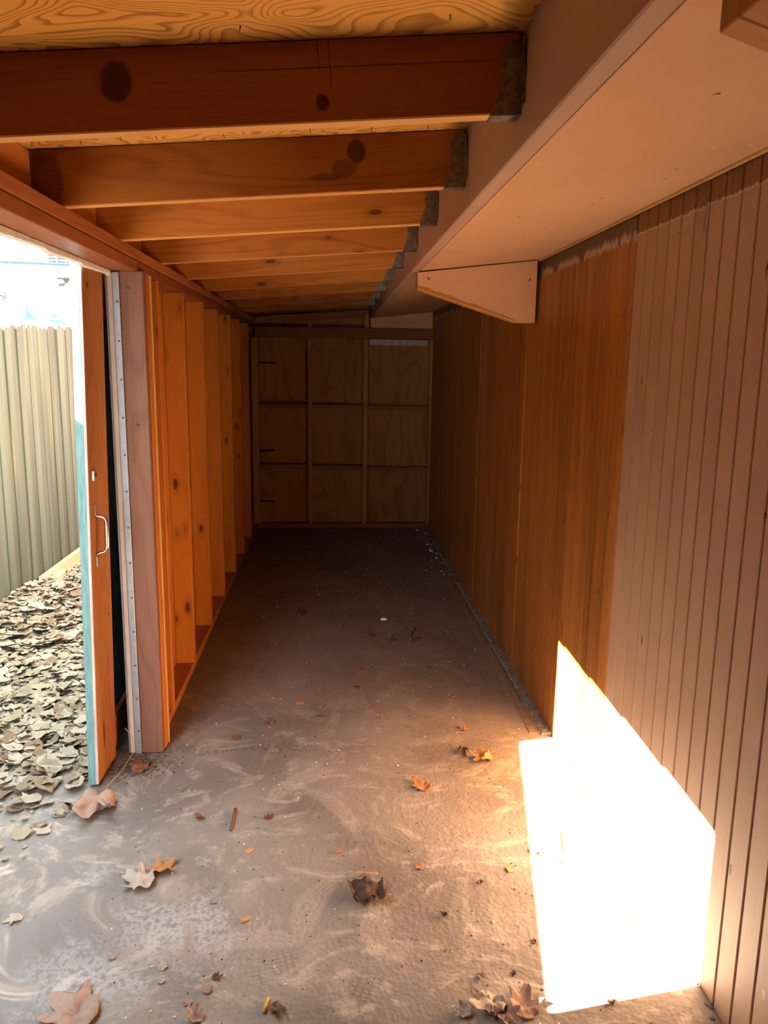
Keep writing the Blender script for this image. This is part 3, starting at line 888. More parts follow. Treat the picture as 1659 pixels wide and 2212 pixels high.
hy = 2.667
pts = [on_door(hy, 0.985, 0.002), on_door(hy, 0.975, 0.004), on_door(hy, 0.972, 0.012), on_door(hy, 0.970, 0.026), on_door(hy, 0.963, 0.034), on_door(hy, 0.950, 0.037),
       on_door(hy, 0.90, 0.037), on_door(hy, 0.868, 0.037), on_door(hy, 0.856, 0.034), on_door(hy, 0.848, 0.026), on_door(hy, 0.845, 0.012), on_door(hy, 0.842, 0.004), on_door(hy, 0.832, 0.002)]
hd = link('handle', tube_mesh('handle', pts, 0.0065, 10, [.9, .9, .75, .75, .9, 1.1, 1.2, 1.1, .9, .75, .75, .9, .9]), M['chrome'], door, label='worn chrome pull handle')
for z in (1.002, 0.820):
    pm_ = prism_mesh('handle_foot', [(-0.011, -0.022), (0.011, -0.022), (0.009, 0.012), (0.0, 0.022), (-0.009, 0.012)], 0.003, 'X', 0.0006)
    if z > 0.9: pass
    else: pm_.transform(Matrix.Rotation(0.0, 4, 'X'))
    link('handle_foot', pm_, M['chrome'], hd, on_door(hy, z, 0.0005))
la = link('latch', box_mesh('latch', 0.006, 0.030, 0.024, 0.001), M['galv'], door, on_door(2.662, 1.118, 0.003), label='small metal latch keep')
link('latch_plate', box_mesh('latch_plate', 0.010, 0.010, 0.034, 0.001), M['chrome'], la, (0.001, -0.018, -0.002))
link('latch_hole', tube_mesh('latch_hole', [(0, 0, 0), (0.0045, 0, 0)], 0.004, 8), M['dark'], la, (0.001, 0.004, 0))

# ---- doorway sill piece at the near jamb
o = box('trim_4', -0.86, -0.765, 1.30, 1.66, -0.004, 0.016, M['greymetal'], None, 0.003, rot=(0, 0, 0.35))
tag(o, 'grey sill plate lying at the near foot of the doorway', 'sill', kind='structure')

# ================================================================== THINGS
# ---- pink brackets under the soffit (two boards each)
def bracket(yf, label):
    e = empty('soffit_bracket', (XW, yf, 1.68))
    tag(e, label, 'bracket', 'pink soffit brackets')
    pts = [(0.372, SOF_B - 0.006), (0.372, 1.815), (0.806, 1.682), (0.893, 1.682), (0.893, SOF_W - 0.004)]
    pts = [(x - XW, z - 1.68) for x, z in pts]
    for q in range(2):
        me = prism_mesh('bracket_board', pts, 0.037, 'Y', 0.0015)
        me.materials.append(M['bracketwood']); me.materials.append(M['pink_upright'])
        for p in me.polygons:
            if abs(p.normal.y) > 0.5:
                p.material_index = 1
        b = link('bracket_board', me, None, e, (0, 0.039 * q, 0))
    # raw band where the paint has chipped off above the lower edge
    rnd = random.Random(int(yf * 100))
    xa, za, xc, zc = 0.374, 1.8165, 0.815, 1.6832
    low, topp = [], []
    for q in range(19):
        f_ = q / 18.0
        x = xa + (xc - xa) * f_
        z = za + (zc - za) * f_ if x < 0.806 else 1.6832
        low.append((x - XW, z - 1.68))
        topp.append((x - XW, z - 1.68 + (0.013 + rnd.uniform(-0.003, 0.004)) * min(1.0, (1 - f_) * 3 + 0.15)))
    link('raw_edge', prism_mesh('raw_edge', low + topp[::-1], 0.0015, 'Y', 0), M['bracketwood'], e, (0, -0.0015, 0), label='raw orange wood along the lower edge')
    return e


bracket(3.460, 'pink tapered wooden bracket with raw lower edge beside the bare brown wall')
bracket(0.723, 'bracket with raw wood underside at the top right corner of the view')

# ---- fence
fence = empty('fence', (-1.92, 4.8, 0))
tag(fence, 'tall weathered grey green picket fence outside the doorway', 'fence')
random.seed(21)
pitch = 0.090
variants = {}
y = 0.2
np_ = 0
while y < 10.5:
    np_ += 1
    if y < 3.0:  # unseen taller stretch, added and sloped to shape the sun patch's edge
        top = 2.205 + 0.159 * (y - 2.42)
        flat = True
    else:
        top = 1.685 + 0.035 * (y - 4.8) + random.uniform(-0.012, 0.010)
        flat = False
    w = pitch * (1.02 if flat else random.uniform(0.98, 1.2))
    c = 0.0 if flat else 0.022
    tl = 0.0 if not flat else 0.159 * w / 2
    pts = [(-w / 2, 0.0), (w / 2, 0.0), (w / 2, top - c + tl), (w / 2 - c, top + tl), (-w / 2 + c, top - tl), (-w / 2, top - c - tl)]
    if flat:
        pts = [pts[0], pts[1], pts[2], pts[5]]
    me = prism_mesh('picket', pts, 0.018, 'X', 0.002)
    o = link('picket', me, M['fence'], fence, Vector((-1.935 + (0 if flat else (0.004 if np_ % 2 else -0.004)), y, 0.0)) - fence.location, (0, 0 if flat else random.uniform(-.003, .003), 0 if flat else random.uniform(-0.03, 0.03)))
    y += pitch
for z in (0.35, 1.35):
    link('rail', box_mesh('rail', 0.04, 10.3, 0.09, 0.003), M['fence'], fence, (-0.045, 0.55, z))
link('kickboard', box_mesh('kickboard', 0.036, 5.8, 0.11, 0.004), M['kick'], fence, (0.035, 3.15, 0.045), label='tan kickboard along the fence foot')
link('stake', box_mesh('stake', 0.05, 0.22, 0.07, 0.004), M['kick'], fence, (0.085, 0.42, 0.045), (0, 0, 0.1), label='short tan offcut against the kickboard')

# ---- neighbouring building, signs, fixtures (front wall is a vertical plane turned a little away from the sun)
BA = 0.22
B_N = Vector((math.sin(BA), -math.cos(BA), 0))
B_P = Vector((-4.7, 14.0, 0))


def wall_at(px, py, proud=0.0):
    """where the sight line through a photo pixel meets the neighbour's front wall"""
    d = r2 * ((px - IMG_W / 2) / F_PX) - u2 * ((py - IMG_H / 2) / F_PX) + fw
    o = Vector((0, 0, CAM_H))
    k_ = ((B_P + B_N * proud) - o).dot(B_N) / d.dot(B_N)
    return o + d * k_


BR = (0, 0, BA)
top_z = wall_at(90, 572).z
bld = empty('building', B_P, BR)
tag(bld, 'white stucco building with blue coping beyond the fence', 'building')
link('wall', box_mesh('wall', 9.0, 0.3, top_z, 0.01), M['white_wall'], bld, (-0.6, 0.15, top_z / 2))
link('coping', box_mesh('coping', 9.1, 0.42, 0.035, 0.01), M['blue_trim'], bld, (-0.6, 0.12, top_z + 0.017), label='blue coping strip')
vp_ = wall_at(134, 572, -0.7)
pv = empty('roof_vent', (vp_.x, vp_.y, top_z), BR)
tag(pv, 'grey louvred vent housing on the flat roof', 'vent')
link('housing', box_mesh('housing', 0.50, 0.4, 1.0, 0.01), M['white_wall'], pv, (0, 0.24, 0.50))
for q in range(17):
    link('louvre', box_mesh('louvre', 0.46, 0.05, 0.028, 0.002), M['louvre'], pv, (0, 0.01, 0.06 + q * 0.055), (0.5, 0, 0))
for xx in (-0.23, -0.08, 0.07, 0.23):
    link('mullion', box_mesh('mullion', 0.022, 0.07, 0.96, 0.003), M['white_wall'], pv, (xx, 0.0, 0.50))
an_p = wall_at(70, 570, -0.1)
an = empty('antenna', (an_p.x, an_p.y, top_z + 0.03), BR)
tag(an, 'thin roof antenna standing on the blue coping', 'antenna')
link('mast', tube_mesh('mast', [(0, 0, 0), (0, 0, 0.11)], 0.006, 6), M['grey_fit'], an)
link('crossbar', tube_mesh('crossbar', [(-0.03, 0, 0.07), (0.03, 0, 0.075)], 0.006, 6), M['grey_fit'], an)

fl = empty('wall_floodlight', wall_at(138, 606), BR)
tag(fl, 'grey floodlight bracket high on the white building', 'light')
link('arm', box_mesh('arm', 0.20, 0.14, 0.024, 0.004), M['grey_fit'], fl, (0.0, -0.07, 0.03))
link('knuckle', prism_mesh('knuckle', [(-0.05, 0.02), (0.06, 0.02), (0.02, -0.05), (-0.02, -0.05)], 0.06, 'Y', 0.003), M['grey_fit'], fl, (0.04, -0.09, 0.0))
link('lamp_head', prism_mesh('lamp_head', [(-0.06, 0.02), (0.05, 0.03), (0.03, -0.02), (-0.045, -0.02)], 0.10, 'Y', 0.004), M['grey_fit'], fl, (-0.03, -0.12, -0.08))

fin = [(-0.10, 0.21), (-0.06, 0.17), (0.00, 0.08), (0.075, 0.0), (0.11, -0.08), (0.09, -0.16), (0.045, -0.12), (0.01, -0.10), (-0.04, -0.12), (-0.12, -0.13), (-0.11, -0.04), (-0.085, 0.03), (-0.09, 0.12)]
sg = link('fin_sign', prism_mesh('fin_sign', [(a_ * 0.78, b_ * 0.72) for a_, b_ in fin], 0.03, 'Y', 0.002), M['blue'], None, wall_at(65, 679, 0.035), BR)
tag(sg, 'pointed blue fin shaped sign on the white building', 'sign')
link('disc', tube_mesh('disc', [(0, 0, 0), (0, -0.012, 0)], 0.032, 20), M['blue_light'], sg, (-0.035, 0.0, -0.02), label='lighter blue disc')
rp = [(-0.115, -0.09), (-0.095, -0.105), (0.105, -0.105), (0.122, -0.085), (0.112, -0.02), (0.075, 0.055), (0.03, 0.10), (-0.085, 0.105), (-0.115, 0.07)]
rs = link('round_sign', prism_mesh('round_sign', rp, 0.03, 'Y', 0.002), M['blue'], None, wall_at(122.5, 692.5, 0.035), BR)
tag(rs, 'rounded blue sign with two white bars on the white building', 'sign')
for z, w_ in ((0.040, 0.185), (-0.055, 0.21)):
    link('bar', box_mesh('bar', w_, 0.012, 0.036, 0.002), M['white_wall'], rs, (-0.002, -0.005, z), label='white bar')
em = link('round_emblem', tube_mesh('round_emblem', [(0, 0, 0), (0, -0.03, 0)], 0.062, 28), M['grey_fit'], None, wall_at(4.5, 640, 0.002), BR)
tag(em, 'small round dark and white emblem on the white building at the left edge', 'sign')
link('face', tube_mesh('face', [(0, -0.03, 0), (0, -0.036, 0)], 0.050, 28), M['white_wall'], em)
link('swoosh', prism_mesh('swoosh', [(-0.045, 0.008), (-0.015, 0.022), (0.022, 0.015), (0.05, -0.022), (0.022, -0.034), (0.008, -0.011), (-0.022, 0.0)], 0.006, 'Y', 0.0005), M['grey_fit'], em, (0, -0.043, 0))

# tan eave of a nearer building poking in at the frame's left
ev = empty('neighbour_eave', (-3.62, 8.6, 2.2))
tag(ev, 'tan roof eave of a neighbouring house at the left edge of view', 'eave')
link('roof_edge', prism_mesh('roof_edge', [(-1.6, 0.95), (0.0, 0.28), (0.02, 0.20), (-0.10, 0.14), (-1.6, 0.72)], 0.35, 'Y', 0.004), M['tan_eave'], ev, (0.12, 0.2, -0.03))
link('bargeboard', prism_mesh('bargeboard', [(-1.6, 0.62), (-0.02, 0.05), (-0.12, 0.0), (-1.6, 0.50)], 0.05, 'Y', 0.004), M['tan_eave'], ev, (0.12, 0.14, 0.01))
link('gutter', tube_mesh('gutter', [(0.06, 0.2, 0.13), (0.06, 0.55, 0.13)], 0.03, 10), M['white_wall'], ev, (0.0, 0, 0.0))
link('gable_wall', box_mesh('gable_wall', 1.3, 0.3, 2.9, 0.01), M['white_wall'], ev, (-1.9, 0.36, -0.75))


# ---- leaves
LOBES = ((90, 1.0, 26), (38, 0.84, 22), (142, 0.84, 22), (-8, 0.56, 24), (188, 0.56, 24))


def leaf_mesh(name, seed, n=30, rings=3, curl=0.35, crumple=0.12, fold=0.2, thick=0.006, lobes=LOBES, jag=0.10, squash=1.0, keep=None, floor_r=0.48):
    """unit-size leaf (about 2 across), curled and crumpled, with real thickness; lowest point on z = 0"""
    rnd = random.Random(seed)
    ang0 = rnd.uniform(0, 6.28)
    off = Vector((rnd.uniform(0, 50), rnd.uniform(0, 50), rnd.uniform(0, 50)))
    c1, c2 = rnd.uniform(0.5, 1.0) * curl, rnd.uniform(-0.4, 0.6) * curl
    top = []

    def shape(x, y):
        a = x * math.cos(ang0) + y * math.sin(ang0)
        b = -x * math.sin(ang0) + y * math.cos(ang0)
        z = c1 * a * a + c2 * b * b + fold * abs(x) * 0.8
        z += crumple * noise.noise(Vector((x * 2.2, y * 2.2, 0)) + off) + 0.5 * crumple * noise.noise(Vector((x * 5, y * 5, 3)) + off)
        z += crumple * 0.55 * abs(noise.noise(Vector((x * 3.1, y * 3.1, 7)) + off)) * (0.3 + x * x + y * y)
        s = 1.0 - 0.22 * c1 * a * a
        return Vector((x * s, y * s * squash, z))
    bm = bmesh.new()
    cen = bm.verts.new(shape(0, 0))
    rr = []
    outl = []
    for k in range(n):
        th = 360.0 * k / n - 90
        r = 0.20
        for (la, ll, lw_) in lobes:
            d = (th - la + 180) % 360 - 180
            r = max(r, ll * math.exp(-(d / lw_) ** 2 * 0.9))
        r *= 1 + rnd.uniform(-jag, jag)
        r = max(r, floor_r)
        if keep and not (keep[0] <= th <= keep[1]):
            r *= 0.3
        outl.append((math.radians(th), r))
    for q in range(1, rings + 1):
        f = q / rings
        rr.append([bm.verts.new(shape(math.cos(t) * r * f, math.sin(t) * r * f)) for t, r in outl])
    for k in range(n):
        bm.faces.new((cen, rr[0][k], rr[0][(k + 1) % n]))
        for q in range(rings - 1):
            bm.faces.new((rr[q][k], rr[q + 1][k], rr[q + 1][(k + 1) % n], rr[q][(k + 1) % n]))
    if thick:
        bm.normal_update()
        bmesh.ops.solidify(bm, geom=list(bm.faces), thickness=thick)
    zmin = min(v.co.z for v in bm.verts)
    for v in bm.verts:
        v.co.z -= zmin
    return bm_mesh(bm, name, True)


def pile(x, y):
    a = max(0.0, min(1.0, (-1.40 - x) / 0.5))
    b = max(0.0, min(1.0, (5.6 - y) / 0.8)) * max(0.0, min(1.0, (y - 2.4) / 0.9))
    return 0.13 * a * a * b


lit_meshes = [leaf_mesh('litter_leaf', 100 + i, 18, 3, random.Random(i).uniform(0.25, 0.9), 0.30, 0.3, 0.012, squash=random.Random(i + 50).uniform(0.55, 1.0), floor_r=0.62) for i in range(14)]
M['leaf_cream'] = leaf_mat('cream_dry_leaf', (0.38, 0.325, 0.25), (0.35, 0.295, 0.22), (0.32, 0.265, 0.19))
M['leaf_tan'] = leaf_mat('tan_dry_leaf', (0.29, 0.23, 0.16), (0.26, 0.20, 0.14), (0.23, 0.17, 0.11))
M['leaf_umber'] = leaf_mat('brown_dry_leaf', (0.22, 0.14, 0.09), (0.18, 0.115, 0.07), (0.16, 0.095, 0.058))
TONES = ('pale cream curled dry leaf ', 'tan curled dry leaf ', 'dark brown curled dry leaf ')
ZONES = ('heaped against the foot of the fence', 'deep in the litter strip between fence and door', 'beside the teal edge of the open door', 'at the thin front edge of the leaf litter')
lit_variants = {}
for i_, lm_ in enumerate(lit_meshes):
    for k_, mn in enumerate(('leaf_cream', 'leaf_tan', 'leaf_umber')):
        c_ = lm_.copy()
        c_.materials.append(M[mn])
        lit_variants[(i_, k_)] = c_
random.seed(77)
placed = 0
tries = 0
while placed < 300 and tries < 20000:
    tries += 1
    px = random.uniform(-6, 205)
    py = 1240 + (1880 - 1240) * random.random() ** 0.85
    if py > 1700 and random.random() < (py - 1700) / 170 + 0.25:
        continue
    if py > 1700 and px > 330 - (py - 1500) * 0.75:
        continue
    p = ground_at(px, py)
    if p.x > -0.875 and p.y > 2.55: continue
    if p.x < -1.80: continue
    s = random.uniform(0.030, 0.070) * (1.0 if p.y < 4 else 1.25)
    if py > 1740: s *= 0.75
    z = pile(p.x, p.y) + 0.004 + (random.uniform(0, 0.016) if py < 1740 else 0)
    tone = random.choices((0, 1, 2), (0.45, 0.38, 0.17))[0]
    zone = 0 if p.x < -1.45 else 1 if p.y > 3.6 else 2 if py < 1690 else 3
    lm = lit_variants[(placed % 14, tone)]
    o = link('dry_leaf', lm, None, None, (p.x, p.y, z), (random.uniform(-0.28, 0.28), random.uniform(-0.28, 0.28), random.uniform(0, 6.28)))
    o.scale = (s, s, s * random.uniform(0.3, 0.75))
    tag(o, TONES[tone] + ZONES[zone], 'leaf', TONES[tone] + ZONES[zone])
    placed += 1
bm = bmesh.new()
random.seed(78)
small = [leaf_mesh('tmp', 300 + i, 9, 1, 0.5, 0.35, 0.25, 0) for i in range(8)]
for i in range(8000):
    x = random.uniform(-1.88, -0.875)
    y = random.uniform(1.9, 7.5)
    dens = 1.0 if y > 2.9 else max(0.08, (y - 1.9) / 1.1) * max(0.12, min(1.0, (-0.85 - x) / 0.5 + 0.15))
    if random.random() > dens: continue
    if x > -0.88 and y > 2.55: continue
    s = random.uniform(0.012, 0.045) if y > 2.7 else random.uniform(0.006, 0.024)
    mt = Matrix.Translation((x, y, pile(x, y) + random.uniform(-0.003, 0.012))) @ Matrix.Rotation(random.uniform(0, 6.28), 4, 'Z') @ Matrix.Rotation(random.uniform(-0.35, 0.35), 4, 'X') @ Matrix.Diagonal((s, s, s * 0.6, 1))
    tmp = small[i % 8].copy()
    tmp.transform(mt)
    bm.from_mesh(tmp)
    bpy.data.meshes.remove(tmp)
o = link('leaf_litter', bm_mesh(bm, 'leaf_litter'), M['leaf_stuff'])
tag(o, 'bed of broken tan leaf fragments covering the soil outside', 'leaf litter', kind='stuff')
# soil swell under the pile
bm = bmesh.new()
bmesh.ops.create_grid(bm, x_segments=24, y_segments=60, size=0.5)
for v in bm.verts:
    v.co = Vector((-1.37 + v.co.x * 1.05, 4.6 + v.co.y * 6.0, 0))
    v.co.z = pile(v.co.x, v.co.y) - 0.008
o = link('leaf_mound', bm_mesh(bm, 'leaf_mound', True), M['soil'])
tag(o, 'low mound of soil under the leaf litter', 'ground', kind='structure')

GRP = 'dry leaves scattered on the floor'
# (px, py, half-size m, rot, curl, crumple, fold, material, label, tilt)
LEAVES = [
    (205, 1748, 0.135, 2.9, 0.18, 0.75, 0.10, 'leaf_pinkish', 'large crumpled pinkish brown leaf lying at the foot of the open door', 0.15),
    (95, 1798, 0.046, 0.6, 0.3, 0.2, 0.1, 'leaf_pale', 'small pale greenish grey leaf on dark soil below the leaf litter', 0.05),
    (345, 1885, 0.062, 5.6, 0.3, 0.6, 0.2, 'leaf_orange', 'orange tinted half of the torn leaf pair near the doorway', 0.15),
    (308, 1912, 0.074, 1.1, 0.25, 0.65, 0.2, 'leaf_pale', 'pale grey half of the torn leaf pair near the doorway', 0.05),
    (36, 1986, 0.036, 1.9, 0.4, 0.2, 0.15, 'leaf_pale', 'small pale leaf at the left edge below the litter', 0.1),
    (912, 1703, 0.060, 0.5, 0.3, 0.14, 0.12, 'leaf_orange', 'flat bright orange lobed leaf in the middle of the floor', 0.05),
    (908, 1874, 0.022, 2.2, 0.3, 0.2, 0.1, 'leaf_orange', 'small orange leaf scrap right of the curled dark leaf', 0.1),
    (1045, 1640, 0.068, 1.2, 0.4, 0.6, 0.3, 'leaf_orange', 'crumpled orange leaf of the pair before the sunlit patch', 0.1),
    (1000, 1625, 0.038, 3.2, 0.7, 0.4, 0.3, 'leaf_dark', 'dark curled leaf of the pair before the sunlit patch', 0.2),
    (1005, 1577, 0.034, 0.9, 0.3, 0.2, 0.1, 'leaf_orange', 'small orange leaf farthest along beside the brown wall', 0.05),
    (583, 1563, 0.032, 0.1, 0.3, 0.15, 0.1, 'leaf_brown', 'thin red brown leaf on the slab past the jamb post', 0.0),
    (514, 1594, 0.028, 1.4, 0.3, 0.3, 0.1, 'leaf_brown', 'ragged red brown leaf nearest the jamb post', 0.0),
    (303, 1662, 0.064, 0.3, 0.3, 0.2, 0.15, 'leaf_brown', 'dull brown leaf wedged between the door and the jamb post', 0.05),
    (432, 1769, 0.026, 2.5, 0.5, 0.2, 0.9, 'leaf_brown', 'small folded red brown leaf left of the upright stick', 0.25),
    (577, 1768, 0.024, 5.2, 0.6, 0.2, 0.3, 'leaf_brown', 'small angular red brown scrap right of the stick', 0.1),
    (1208, 1862, 0.024, 0.7, 0.4, 0.2, 0.2, 'leaf_brown', 'small brown leaf lying in the sunlit patch', 0.05),
    (1232, 1857, 0.012, 0.2, 0.4, 0.2, 0.2, 'leaf_dark', 'tiny dark leaf tip in the sunlit patch', 0.05),
    (1152, 1838, 0.030, 4.1, 0.5, 0.2, 0.3, 'leaf_pale', 'pale leaf straddling the left edge of the sunlit patch', 0.2),
    (1058, 2172, 0.070, 2.0, 0.5, 0.7, 0.4, 'leaf_pale', 'crumpled greyish leaf in the clump at the bottom of the view', 0.25),
    (1130, 2180, 0.068, 5.9, 0.35, 0.15, 0.25, 'leaf_pinkish', 'pointed lobed leaf touching the lower corner of the sunlit patch', 0.15),
    (1092, 2196, 0.045, 3.9, 0.5, 0.3, 0.3, 'leaf_pinkish', 'middle leaf of the clump at the bottom of the view', 0.2),
    (1005, 2190, 0.034, 1.2, 0.8, 0.3, 0.5, 'leaf_pale', 'shredded pale leaf at the left end of the bottom clump', 0.3),
    (1040, 2112, 0.018, 0.4, 0.4, 0.2, 0.4, 'leaf_pinkish', 'small folded leaf just above the bottom clump', 0.2),
    (1112, 2104, 0.014, 2.4, 0.8, 0.3, 0.5, 'leaf_dark', 'little dark curled scrap above the pointed lobed leaf', 0.2),
    (424, 2200, 0.036, 1.0, 0.4, 0.3, 0.5, 'leaf_pinkish', 'brown pointed leaf at the bottom edge left of centre', 0.3),
    (598, 2182, 0.036, 2.9, 0.8, 0.2, 0.3, 'leaf_dark', 'dark curled leaf beside the yellow straw at the bottom', 0.15),
    (466, 2114, 0.020, 4.9, 0.8, 0.2, 0.3, 'leaf_dark', 'dark curled fragment above the brown pointed leaf', 0.1),
    (446, 2143, 0.022, 0.6, 0.5, 0.3, 0.4, 'leaf_pinkish', 'splintered brown fragment below the dark curled fragment', 0.1),
    (408, 2165, 0.018, 2.6, 0.3, 0.2, 0.2, 'leaf_pinkish', 'faded brown scrap left of the splintered fragment', 0.0),
    (165, 2195, 0.105, 0.9, 0.10, 0.42, 0.08, 'leaf_pinkish', 'broad flat faded leaf at the bottom left of the floor', 0.0),
    (243, 2070, 0.016, 1.7, 0.4, 0.2, 0.2, 'leaf_pinkish', 'small round brown leaf on the chalky patch', 0.05),
    (352, 2092, 0.020, 0.4, 0.5, 0.4, 0.3, 'leaf_pale', 'whitish shredded scrap right of the chalky patch', 0.1),
    (350, 2122, 0.014, 2.0, 0.4, 0.3, 0.3, 'leaf_pale', 'pale brown scrap under the whitish shredded scrap', 0.0),
    (960, 1980, 0.018, 0.8, 0.9, 0.5, 0.5, 'leaf_dark', 'tiny dark crumpled leaf left of the sunlit patch', 0.2),
    (1038, 1906, 0.016, 2.9, 0.5, 0.3, 0.2, 'leaf_brown', 'small red brown leaf between the orange scrap and the sun', 0.05),
    (1155, 2036, 0.014, 1.0, 0.6, 0.3, 0.3, 'leaf_brown', 'small brown scrap beside the lower left edge of the sunlit patch', 0.1),
    (1320, 2165, 0.018, 2.2, 0.5, 0.4, 0.2, 'leaf_dark', 'dark scrap in shade just below the sunlit patch', 0.1),
    (655, 1326, 0.050, 0.0, 0.6, 0.5, 0.3, 'leaf_dark', 'dark leaf clump deep inside on the slab', 0.0),
    (720, 1333, 0.034, 1.0, 0.6, 0.5, 0.3, 'leaf_dark', 'smaller dark scrap right of the deep leaf clump', 0.0),
    (805, 1375, 0.034, 0.5, 0.4, 0.4, 0.2, 'leaf_dark', 'dark flattened leaf before the white cap', 0.0),
    (852, 1384, 0.030, 1.3, 0.4, 0.4, 0.2, 'leaf_dark', 'dark flattened leaf beside the branched twig', 0.0),
    (785, 1447, 0.034, 0.0, 0.2, 0.2, 0.1, 'leaf_brown', 'flat red brown leaf in the middle of the slab', 0.0),
    (772, 1486, 0.026, 0.6, 0.2, 0.2, 0.1, 'leaf_dark', 'dark brown flake under the flat red brown leaf', 0.0),
    (695, 1548, 0.022, 1.6, 0.3, 0.3, 0.2, 'leaf_brown', 'small brown flake right of the thin red brown leaf', 0.0),
    (925, 1443, 0.024, 0.2, 0.3, 0.3, 0.2, 'leaf_brown', 'small brown flake toward the brown wall', 0.0),
]
for i, (px, py, hs, rz, cu, cr, fo, mt, lab, tilt) in enumerate(LEAVES):
    p = ground_at(px, py)
    big = hs > 0.03
    me = leaf_mesh('fallen_leaf', 500 + i, 40 if big else 26, 5 if big else 3, cu, cr, fo, 0.014)
    o = link('fallen_leaf', me, M[mt], None, (p.x, p.y, 0.0), (tilt * math.cos(i), tilt * math.sin(i * 1.7), rz))
    fz = 0.5 if cr >= 0.4 and hs > 0.05 else 0.85
    o.scale = (hs, hs, hs * fz)
    rotm = o.rotation_euler.to_matrix()
    zmin = min((rotm @ Vector((v.co.x * hs, v.co.y * hs, v.co.z * hs * fz))).z for v in me.vertices)
    o.location.z = -zmin + 0.0005
    tag(o, lab, 'leaf', GRP)

# dark curled bark-like leaf, rolled up at both sides (its own shape)
def curled_leaf(px, py):
    p = ground_at(px, py)
    bm = bmesh.new()
    rnd = random.Random(5)
    nx, ny = 16, 10
    g = []
    for j in range(ny + 1):
        row = []
        for i in range(nx + 1):
            u = i / nx * 2 - 1
            w = j / ny * 2 - 1
            x = 0.046 * u * (1.0 + 0.12 * w) + 0.004 * noise.noise(Vector((u * 2, w * 3, 4)))
            z = 0.030 * (1 - u * u) + 0.11 * max(0.0, abs(u) - 0.72) + 0.016 * noise.noise(Vector((u * 2.5, w * 2.5, 1))) + 0.010 * w * w
            yy = w * 0.042 + 0.006 * noise.noise(Vector((u * 4, 2, w * 2))) + (rnd.uniform(-0.004, 0.004) if j in (0, ny) else 0)
            row.append(bm.verts.new((x, yy, z)))
        g.append(row)
    for j in range(ny):
        for i in range(nx):
            bm.faces.new((g[j][i], g[j][i + 1], g[j + 1][i + 1], g[j + 1][i]))
    bm.normal_update()
    bmesh.ops.solidify(bm, geom=list(bm.faces), thickness=0.0012)
    zmin = min(v.co.z for v in bm.verts)
    for v in bm.verts: v.co.z -= zmin
    o = link('curled_leaf', bm_mesh(bm, 'curled_leaf', True), M['leaf_dark'], None, (p.x, p.y, 0.0), (0, 0, 0.15))
    tag(o, 'dark bark like leaf rolled up at both sides, centre of the near floor', 'leaf')
    stalk = link('stalk', tube_mesh('stalk', [(-0.02, 0.045, 0.036), (0.0, 0.050, 0.042), (0.04, 0.048, 0.036)], 0.0020, 6), M['leaf_orange'], o, label='orange rim of the curled leaf')


curled_leaf(795, 1938)


def twig(name, pts_px, rad, mat, label, cat='twig', lift=0.0):
    pts = [ground_at(a, b) for a, b in pts_px]
    c = pts[0].copy()
    q = [p - c + Vector((0, 0, rad + lift)) for p in pts]
    o = link(name, tube_mesh(name, q, rad, 7, [1 + 0.25 * math.sin(3 * i) for i in range(len(q))]), M[mat], None, c)
    tag(o, label, cat)
    return o


twig('stick', [(498, 1796), (502, 1782), (505, 1766), (509, 1750)], 0.005, 'leaf_brown', 'short red brown stick lying on the near floor left of centre', 'stick')
twig('stick', [(1211, 1838), (1210, 1825), (1208, 1812), (1209, 1797)], 0.004, 'leaf_brown', 'short brown stick in the sunlit patch', 'stick')
twig('straw', [(570, 2191), (573, 2178), (576, 2166), (579, 2160)], 0.0045, 'leaf_yellow', 'yellow straw sliver at the bottom of the view', 'straw')
twig('straw', [(1357, 2012), (1360, 2000), (1368, 1985), (1370, 1967)], 0.003, 'leaf_yellow', 'yellow sliver in the sunlit patch', 'straw')
t1 = twig('branched_twig', [(905, 1392), (893, 1388), (888, 1376), (894, 1362), (897, 1357)], 0.004, 'leaf_dark', 'dark branched twig on the slab near the brown wall')
for k, (a, b) in enumerate((((-0.04, 0.05), (0.02, 0.09)), ((-0.05, 0.16), (0.0, 0.2)))):
    link('side_shoot', tube_mesh('side_shoot', [(a[0], a[1], 0.004), (b[0], b[1], 0.008)], 0.002, 5), M['leaf_dark'], t1)
# dry grass stem caught at the door foot
o = link('grass_stalk', tube_mesh('grass_stalk', [(0, 0, 0.004), (0.03, 0.10, 0.015), (0.055, 0.17, 0.05), (0.050, 0.19, 0.10), (0.035, 0.14, 0.16)], 0.0010, 6), M['lath'], None, (-0.795, 2.60, 0.0))
tag(o, 'thin dry stem curving up at the foot of the open door', 'grass')

# wood chips
for (px, py, sx, sy, rz, mt, lab) in (
        (529, 1988, 0.014, 0.010, 0.6, 'lath', 'small square orange wood chip on the scuffed dust'),
        (731, 1841, 0.011, 0.005, 0.4, 'leaf_orange', 'narrow orange chip above the curled dark leaf'),
        (538, 1839, 0.016, 0.010, 1.0, 'lath', 'pale wood chip under the angular red brown scrap'),
        (648, 1519, 0.020, 0.012, 0.3, 'leaf_orange', 'orange chip on the slab in the middle distance'),
        (1100, 1880, 0.014, 0.010, 2.0, 'lath', 'pale chip left of the sunlit patch'),
        (462, 1949, 0.010, 0.010, 0.2, 'concrete', 'grey pebble chip right of the torn leaf pair')):
    p = ground_at(px, py)
    o = link('wood_chip', prism_mesh('wood_chip', [(-sx, -sy * 0.7), (sx * 0.8, -sy), (sx, sy * 0.6), (-sx * 0.7, sy)], 0.004, 'Z', 0.0008), M[mt], None, (p.x, p.y, 0.0008), (0, 0, rz))
    tag(o, lab, 'chip')

